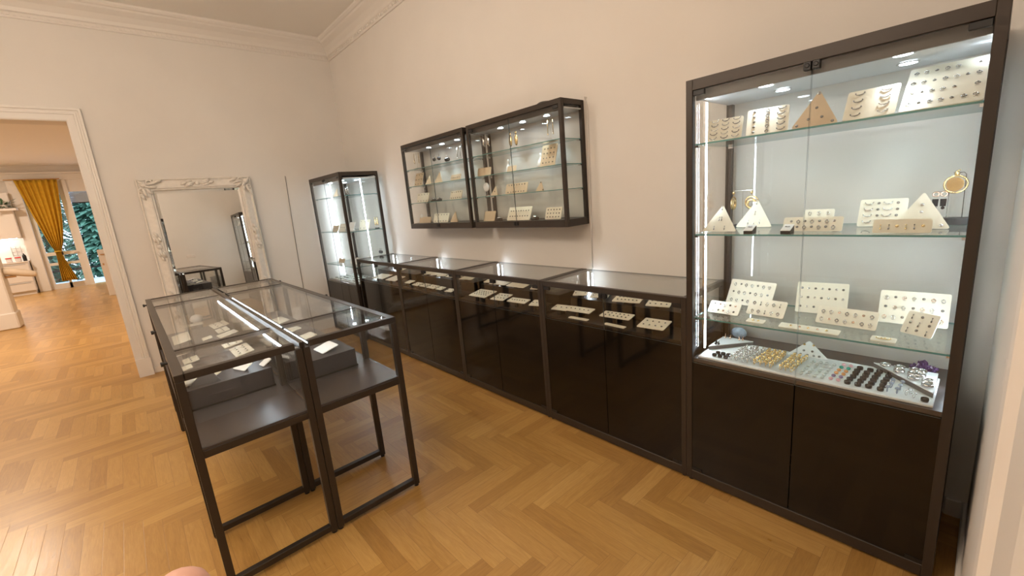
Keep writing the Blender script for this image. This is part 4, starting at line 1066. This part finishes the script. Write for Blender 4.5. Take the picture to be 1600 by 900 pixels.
# white glazed door leaf behind the curtain
d1 = thing('door_1', 'white glazed door behind the mustard curtain', 'door', (HX, -3.92, 0)); d1['kind'] = 'structure'
ya, yb = -4.36, -3.49
fr = MB()
for (y0, y1) in ((ya, ya + 0.11), (yb - 0.11, yb), (-3.955, -3.895)): fr.box(HX - 0.05, HX, y0, y1, 0.0, 3.27)
for (z0, z1) in ((0, 0.16), (0.72, 0.80), (1.02, 1.12), (2.86, 3.27)): fr.box(HX - 0.05, HX, ya + 0.11, yb - 0.11, z0, z1)
fr.build('door_frame', 'kwhite', d1)
MB().box(HX - 0.03, HX - 0.025, ya + 0.11, yb - 0.11, 0.16, 2.86).build('pane', 'glass', d1)
MB().cyl((HX, -3.56, 1.05), (HX + 0.05, -3.56, 1.05), 0.012, 10).cyl((HX + 0.05, -3.56, 1.05), (HX + 0.05, -3.66, 1.05), 0.010, 10).build('handle', 'brass', d1)
rs = thing('roller_shutter', 'grey roller shutter box over the open balcony doorway', 'shutter', (HX - 0.12, -3.13, 2.55))
sm = MB()
for i in range(8): sm.box(HX - 0.10, HX - 0.085, -3.40, -2.86, 2.56 + i * 0.04, 2.56 + i * 0.04 + 0.036)
sm.build('slats', 'shutter', rs)
MB().box(HX - 0.105, HX - 0.08, -3.40, -2.86, 2.53, 2.56).build('bottom_bar', 'panel', rs)

# mustard curtain, gathered by a tie
ct = thing('curtain', 'mustard yellow curtain tied in the middle before the far glazed door', 'curtain', (HX + 0.2, -3.98, 3.24))
mb = MB(); NZ, NY = 26, 72
def cw(z):
    if z > 1.14:
        u = (z - 1.14) / (3.24 - 1.14)
        return (-4.43 * u ** 0.8 + -4.03 * (1 - u ** 0.8), -3.56 * u ** 0.55 + -3.94 * (1 - u ** 0.55))
    u = (1.14 - z) / 0.9
    return (-4.03 - 0.05 * u, -3.94 + 0.20 * u)
vs = []
for i in range(NZ + 1):
    z = 3.24 - (3.24 - 0.24) * i / NZ
    l_, r_ = cw(z)
    for j in range(NY + 1):
        v = j / NY
        amp = 0.035 + 0.01 * math.sin(3 * v * PI)
        vs.append((HX + 0.20 + amp * math.sin(v * 7 * 2 * PI + 0.3 * math.sin(z * 2)), l_ + (r_ - l_) * v, z))
fs = [(i * (NY + 1) + j, i * (NY + 1) + j + 1, (i + 1) * (NY + 1) + j + 1, (i + 1) * (NY + 1) + j) for i in range(NZ) for j in range(NY)]
o = mb.add(vs, fs).build('cloth', 'mustard', ct, True)
so = o.modifiers.new('thick', 'SOLIDIFY'); so.thickness = 0.006
MB().torus((HX + 0.20, -3.985, 1.14), 0.055, 0.022, 'z', 18, 8).build('tie', 'mustard', ct, True)
MB().cyl((HX + 0.20, -4.62, 3.255), (HX + 0.20, -3.50, 3.255), 0.014, 10).build('rail', 'brass', ct)

# balcony and trees outside
struct(MB().box(HX - 3.0, HX - 0.05, -8, 2, -0.12, -0.02).build('terrace', 'terrace'))
rl = thing('balcony_railing', 'dark balcony railing beyond the open doorway', 'railing', (HX - 2.9, -3.0, 0))
MB().box(HX - 2.92, HX - 2.88, -8, 2, 0.36, 0.42).build('top_rail', 'panel', rl)
def tree(label, x, y, h, r, mat, seed, conifer=True, zb=-3.0):
    rnd = random.Random(seed)
    t = thing('tree', label, 'tree', (x, y, zb), 'trees beyond the balcony')
    MB().tube([(x, y, zb), (x + 0.05, y, zb + h * 0.5), (x, y, zb + h)], [0.16, 0.10, 0.02], 8).build('trunk', 'bark', t)
    mb = MB()
    for k in range(4600):
        u = rnd.random() ** 0.8; z = zb + h * (0.12 + 0.88 * u)
        rad = r * (1 - u) ** 0.7 + 0.15 if conifer else r * math.sqrt(max(0.05, 1 - (2 * u - 1) ** 2))
        a = rnd.uniform(0, 2 * PI); d = rad * rnd.random() ** 0.45
        c = Vector((x + d * math.cos(a), y + d * math.sin(a), z - 0.25 * d))
        out = Vector((math.cos(a), math.sin(a), rnd.uniform(-0.5, 0.3))).normalized()
        sd = out.cross(Vector((0, 0, 1))).normalized(); L = rnd.uniform(0.22, 0.48); w = rnd.uniform(0.06, 0.15)
        dn = Vector((0, 0, -rnd.uniform(0.02, 0.2)))
        mb.add([c, c + out * L * 0.5 + sd * w + dn * .5, c + out * L + dn, c + out * L * 0.5 - sd * w + dn * .5], [(0, 1, 2, 3)])
    mb.build('foliage', mat, t)
tree('dark green conifer straight beyond the open balcony doorway', -18.3, -3.00, 8.0, 1.15, 'leaf2', 1)
tree('broad green tree left of the conifer, behind the glazed door', -19.6, -6.0, 7.0, 1.2, 'leaf', 2, False)
tree('green tree to the right of the conifer beyond the balcony', -21.5, -1.9, 8.5, 1.6, 'leaf', 3, False)
tree('distant blue green conifer behind the others', -23.6, -5.0, 9.0, 1.9, 'leaf2', 4)

# kitchen units
KX = HX + 0.42
kb = thing('kitchen_base_unit', 'white kitchen base unit with three wide drawers at the far left', 'cabinet', (KX, -5.2, 0))
MB().box(HX + 0.01, KX - 0.02, -6.4, -4.62, 0.10, 0.93).build('carcass', 'kwhite', kb)
MB().box(HX + 0.01, KX - 0.06, -6.4, -4.64, 0, 0.10).build('plinth', 'kwhite', kb)
for (z0, z1) in ((0.11, 0.37), (0.38, 0.64), (0.65, 0.91)):
    for (y0, y1) in ((-5.49, -4.63), (-6.38, -5.51)):
        dr = MB().box(KX - 0.02, KX, y0, y1, z0, z1).build('drawer', 'kwhite', kb, bevel=0.003)
        MB().box(KX, KX + 0.012, y0 + 0.05, y1 - 0.05, z1 - 0.03, z1 - 0.018).build('handle', 'shutter', dr)
tag(MB().box(HX + 0.01, KX + 0.02, -6.4, -4.61, 0.931, 0.965).build('worktop', 'kwhite', bevel=0.003), 'white worktop on the far kitchen base unit', 'worktop')
tag(MB().box(HX + 0.002, HX + 0.012, -6.4, -4.62, 0.967, 1.62).build('backsplash', 'white'), 'bright lit backsplash panel above the far kitchen worktop', 'panel')
ku = thing('kitchen_wall_unit', 'plain beige wall unit over the lit kitchen backsplash', 'cabinet', (HX + 0.33, -5.2, 1.62))
MB().box(HX + 0.01, HX + 0.33, -6.4, -4.602, 1.63, 2.9).build('carcass', 'kwhite', ku)
for (y0, y1) in ((-5.49, -4.61), (-6.38, -5.51)): MB().box(HX + 0.33, HX + 0.35, y0, y1, 1.635, 2.895).build('cabinet_door', 'kwhite', ku, bevel=0.003)
MB().box(HX + 0.20, HX + 0.23, -6.3, -4.70, 1.618, 1.629).build('light_strip', 'kled', ku)
for y, lb in ((-4.98, 'left storage jar with a red lid on the far kitchen worktop'), (-4.80, 'right storage jar with a red lid on the far kitchen worktop')):
    j = thing('storage_jar', lb, 'jar', (HX + 0.28, y, 0.9655), 'red lidded jars on the worktop')
    MB().box(HX + 0.22, HX + 0.34, y - 0.055, y + 0.055, 0.9655, 1.07).build('jar', 'jarglass', j, bevel=0.01)
    MB().box(HX + 0.215, HX + 0.345, y - 0.06, y + 0.06, 1.0705, 1.10).build('lid', 'red', j, bevel=0.006)
bt = thing('bottle', 'black bottle at the right end of the far kitchen worktop', 'bottle', (HX + 0.30, -4.66, 0.9655))
MB().lathe([(0, 0), (0.04, 0), (0.042, 0.14), (0.03, 0.18), (0.014, 0.19), (0.014, 0.22), (0, 0.22)], (HX + 0.30, -4.67, 0.9655), 16).build('body', 'black', bt, True)
uh = thing('utensil_rack', 'small wire rack on the far kitchen backsplash', 'rack', (HX + 0.03, -4.80, 1.2))
ub = MB()
for zz in (1.14, 1.24, 1.34): ub.tube([(HX + 0.02, -4.90, zz), (HX + 0.05, -4.90, zz), (HX + 0.05, -4.72, zz), (HX + 0.02, -4.72, zz)], 0.006, 6)
for yy in (-4.90, -4.81, -4.72): ub.tube([(HX + 0.05, yy, 1.12), (HX + 0.05, yy, 1.40)], 0.006, 6)
ub.build('wires', 'chrome', uh)
ws = thing('wall_shelf', 'short white shelf high on the far column holding a trailing plant', 'shelf', (HX + 0.30, -4.72, 2.42))
MB().box(HX + 0.16, HX + 0.55, -4.85, -4.50, 2.40, 2.46).build('board', 'kwhite', ws, bevel=0.004)
pl = thing('trailing_plant', 'green trailing plant on the short high shelf at far left', 'plant', (HX + 0.4, -4.80, 2.4605))
MB().lathe([(0, 0), (0.06, 0), (0.08, 0.10), (0.07, 0.10), (0.06, 0.02), (0, 0.02)], (HX + 0.4, -4.72, 2.4605), 16).build('pot', 'kwhite', pl)
lf = MB(); rnd = random.Random(9)
for k in range(90):
    a = rnd.uniform(0, 2 * PI); el_ = rnd.uniform(0.1, 1.0); L = rnd.uniform(0.10, 0.32)
    c = Vector((HX + 0.4, -4.74, 2.56)); dv = Vector((math.cos(a) * 0.5, math.sin(a), el_ - 0.45)).normalized()
    sd = dv.cross(Vector((0, 0, 1))).normalized() * 0.03; p = c + dv * L
    lf.add([c + dv * L * .4, p + sd - dv * .05, p + dv * 0.04, p - sd - dv * .05], [(0, 1, 2, 3)])
lf.build('leaves', 'leaf', pl)

# end of a partition wall at the left with a padded bar on it, door leaf at the right
struct(MB().box(-7.15, -6.75, -7.2, -4.19, 0, 3.66).box(-7.17, -6.73, -7.2, -4.17, 0, 0.30).build('wall_partition', 'wall', bevel=0.02))
hb = thing('padded_rail', 'white padded round rail sticking out from the end of the hall partition', 'rail', (-6.95, -4.19, 0.97))
MB().tube([(-6.95, -4.19, 1.03), (-6.95, -4.12, 1.025), (-6.95, -3.93, 0.965), (-6.95, -3.82, 0.93), (-6.95, -3.79, 0.925)], [0.065, 0.070, 0.066, 0.055, 0.03], 16).build('pad', 'wood', hb, True)
MB().cyl((-6.95, -4.19, 0.93), (-6.95, -4.05, 0.93), 0.02, 10).build('bracket', 'brass', hb)
dl = thing('door_2', 'white half height door leaf standing open in the hall', 'door', (-9.6, -2.75, 0)); dl['kind'] = 'structure'
MB().box(-9.75, -9.70, -3.00, -2.30, 0.015, 1.17).build('leaf', 'kwhite', dl, bevel=0.004)
MB().cyl((-9.70, -2.95, 1.05), (-9.65, -2.95, 1.05), 0.012, 10).cyl((-9.65, -2.95, 1.05), (-9.65, -2.83, 1.05), 0.011, 10).box(-9.70, -9.697, -2.965, -2.935, 0.78, 0.83).build('door_handle', 'brass', dl)
ceiling_lamp(-4.2, -4.6, 'added unseen ceiling lamp lighting the hall near the doorway', 0.24, 'hall_fill', 3.66)  # unseen lamp put in to light the near hall warmly
ceiling_lamp(-10.8, -5.6, 'added unseen ceiling lamp lighting the hall before the far kitchen', 0.24, 'hall_fill', 3.66)  # another unseen lamp, added to brighten the far end of the hall

# ------------------------------------------------------------------ the photographer's hand, one fingertip reaching into the picture
CM = cam.rotation_euler.to_matrix()
def cw_(x, y, d): return Vector(cam.location) + CM @ Vector((x, y, -d))
HV, HE, HR = [], [], []
def hchain(root, pts, rad):
    prev = root
    for p, r in zip(pts, rad):
        HV.append(cw_(*p)); HR.append(r); i = len(HV) - 1
        if prev is not None: HE.append((prev, i))
        prev = i
    return prev
palm = hchain(None, [(-0.110, -0.215, 0.150)], [0.020])
hchain(palm, [(-0.118, -0.262, 0.165), (-0.122, -0.32, 0.19), (-0.13, -0.42, 0.23)], [0.024, 0.027, 0.034])
k1 = hchain(palm, [(-0.094, -0.172, 0.140)], [0.012])
hchain(k1, [(-0.090, -0.138, 0.136), (-0.0925, -0.110, 0.128), (-0.0939, -0.0862, 0.120), (-0.0940, -0.0807, 0.1185)], [0.0098, 0.0096, 0.0090, 0.0060])
for dx, ln in ((-0.018, 1.0), (-0.036, 0.95), (-0.052, 0.78)):
    q = hchain(palm, [(-0.096 + dx, -0.176 + dx * 0.3, 0.145)], [0.011])
    hchain(q, [(-0.094 + dx, -0.150 - (1 - ln) * .05, 0.130), (-0.090 + dx, -0.145 - (1 - ln) * .06, 0.108), (-0.088 + dx, -0.158 - (1 - ln) * .06, 0.094)], [0.0088, 0.0082, 0.0070])
q = hchain(palm, [(-0.078, -0.226, 0.130)], [0.014])
hchain(q, [(-0.056, -0.205, 0.115), (-0.045, -0.178, 0.110)], [0.0105, 0.0085])
hm = bpy.data.meshes.new('hand'); hm.from_pydata([tuple(v) for v in HV], HE, [])
hm.materials.append(MT['skin'])
ho = bpy.data.objects.new('hand', hm); COL.objects.link(ho)
sk = ho.modifiers.new('skin', 'SKIN'); sk.use_smooth_shade = True; sk.branch_smoothing = 0.6
for i, r in enumerate(HR): hm.skin_vertices[0].data[i].radius = (r, r)
hm.skin_vertices[0].data[0].use_root = True
ss = ho.modifiers.new('smooth', 'SUBSURF'); ss.levels = 2; ss.render_levels = 2
tag(ho, 'blurred pink fingertip of the photographer at the bottom left edge', 'hand')
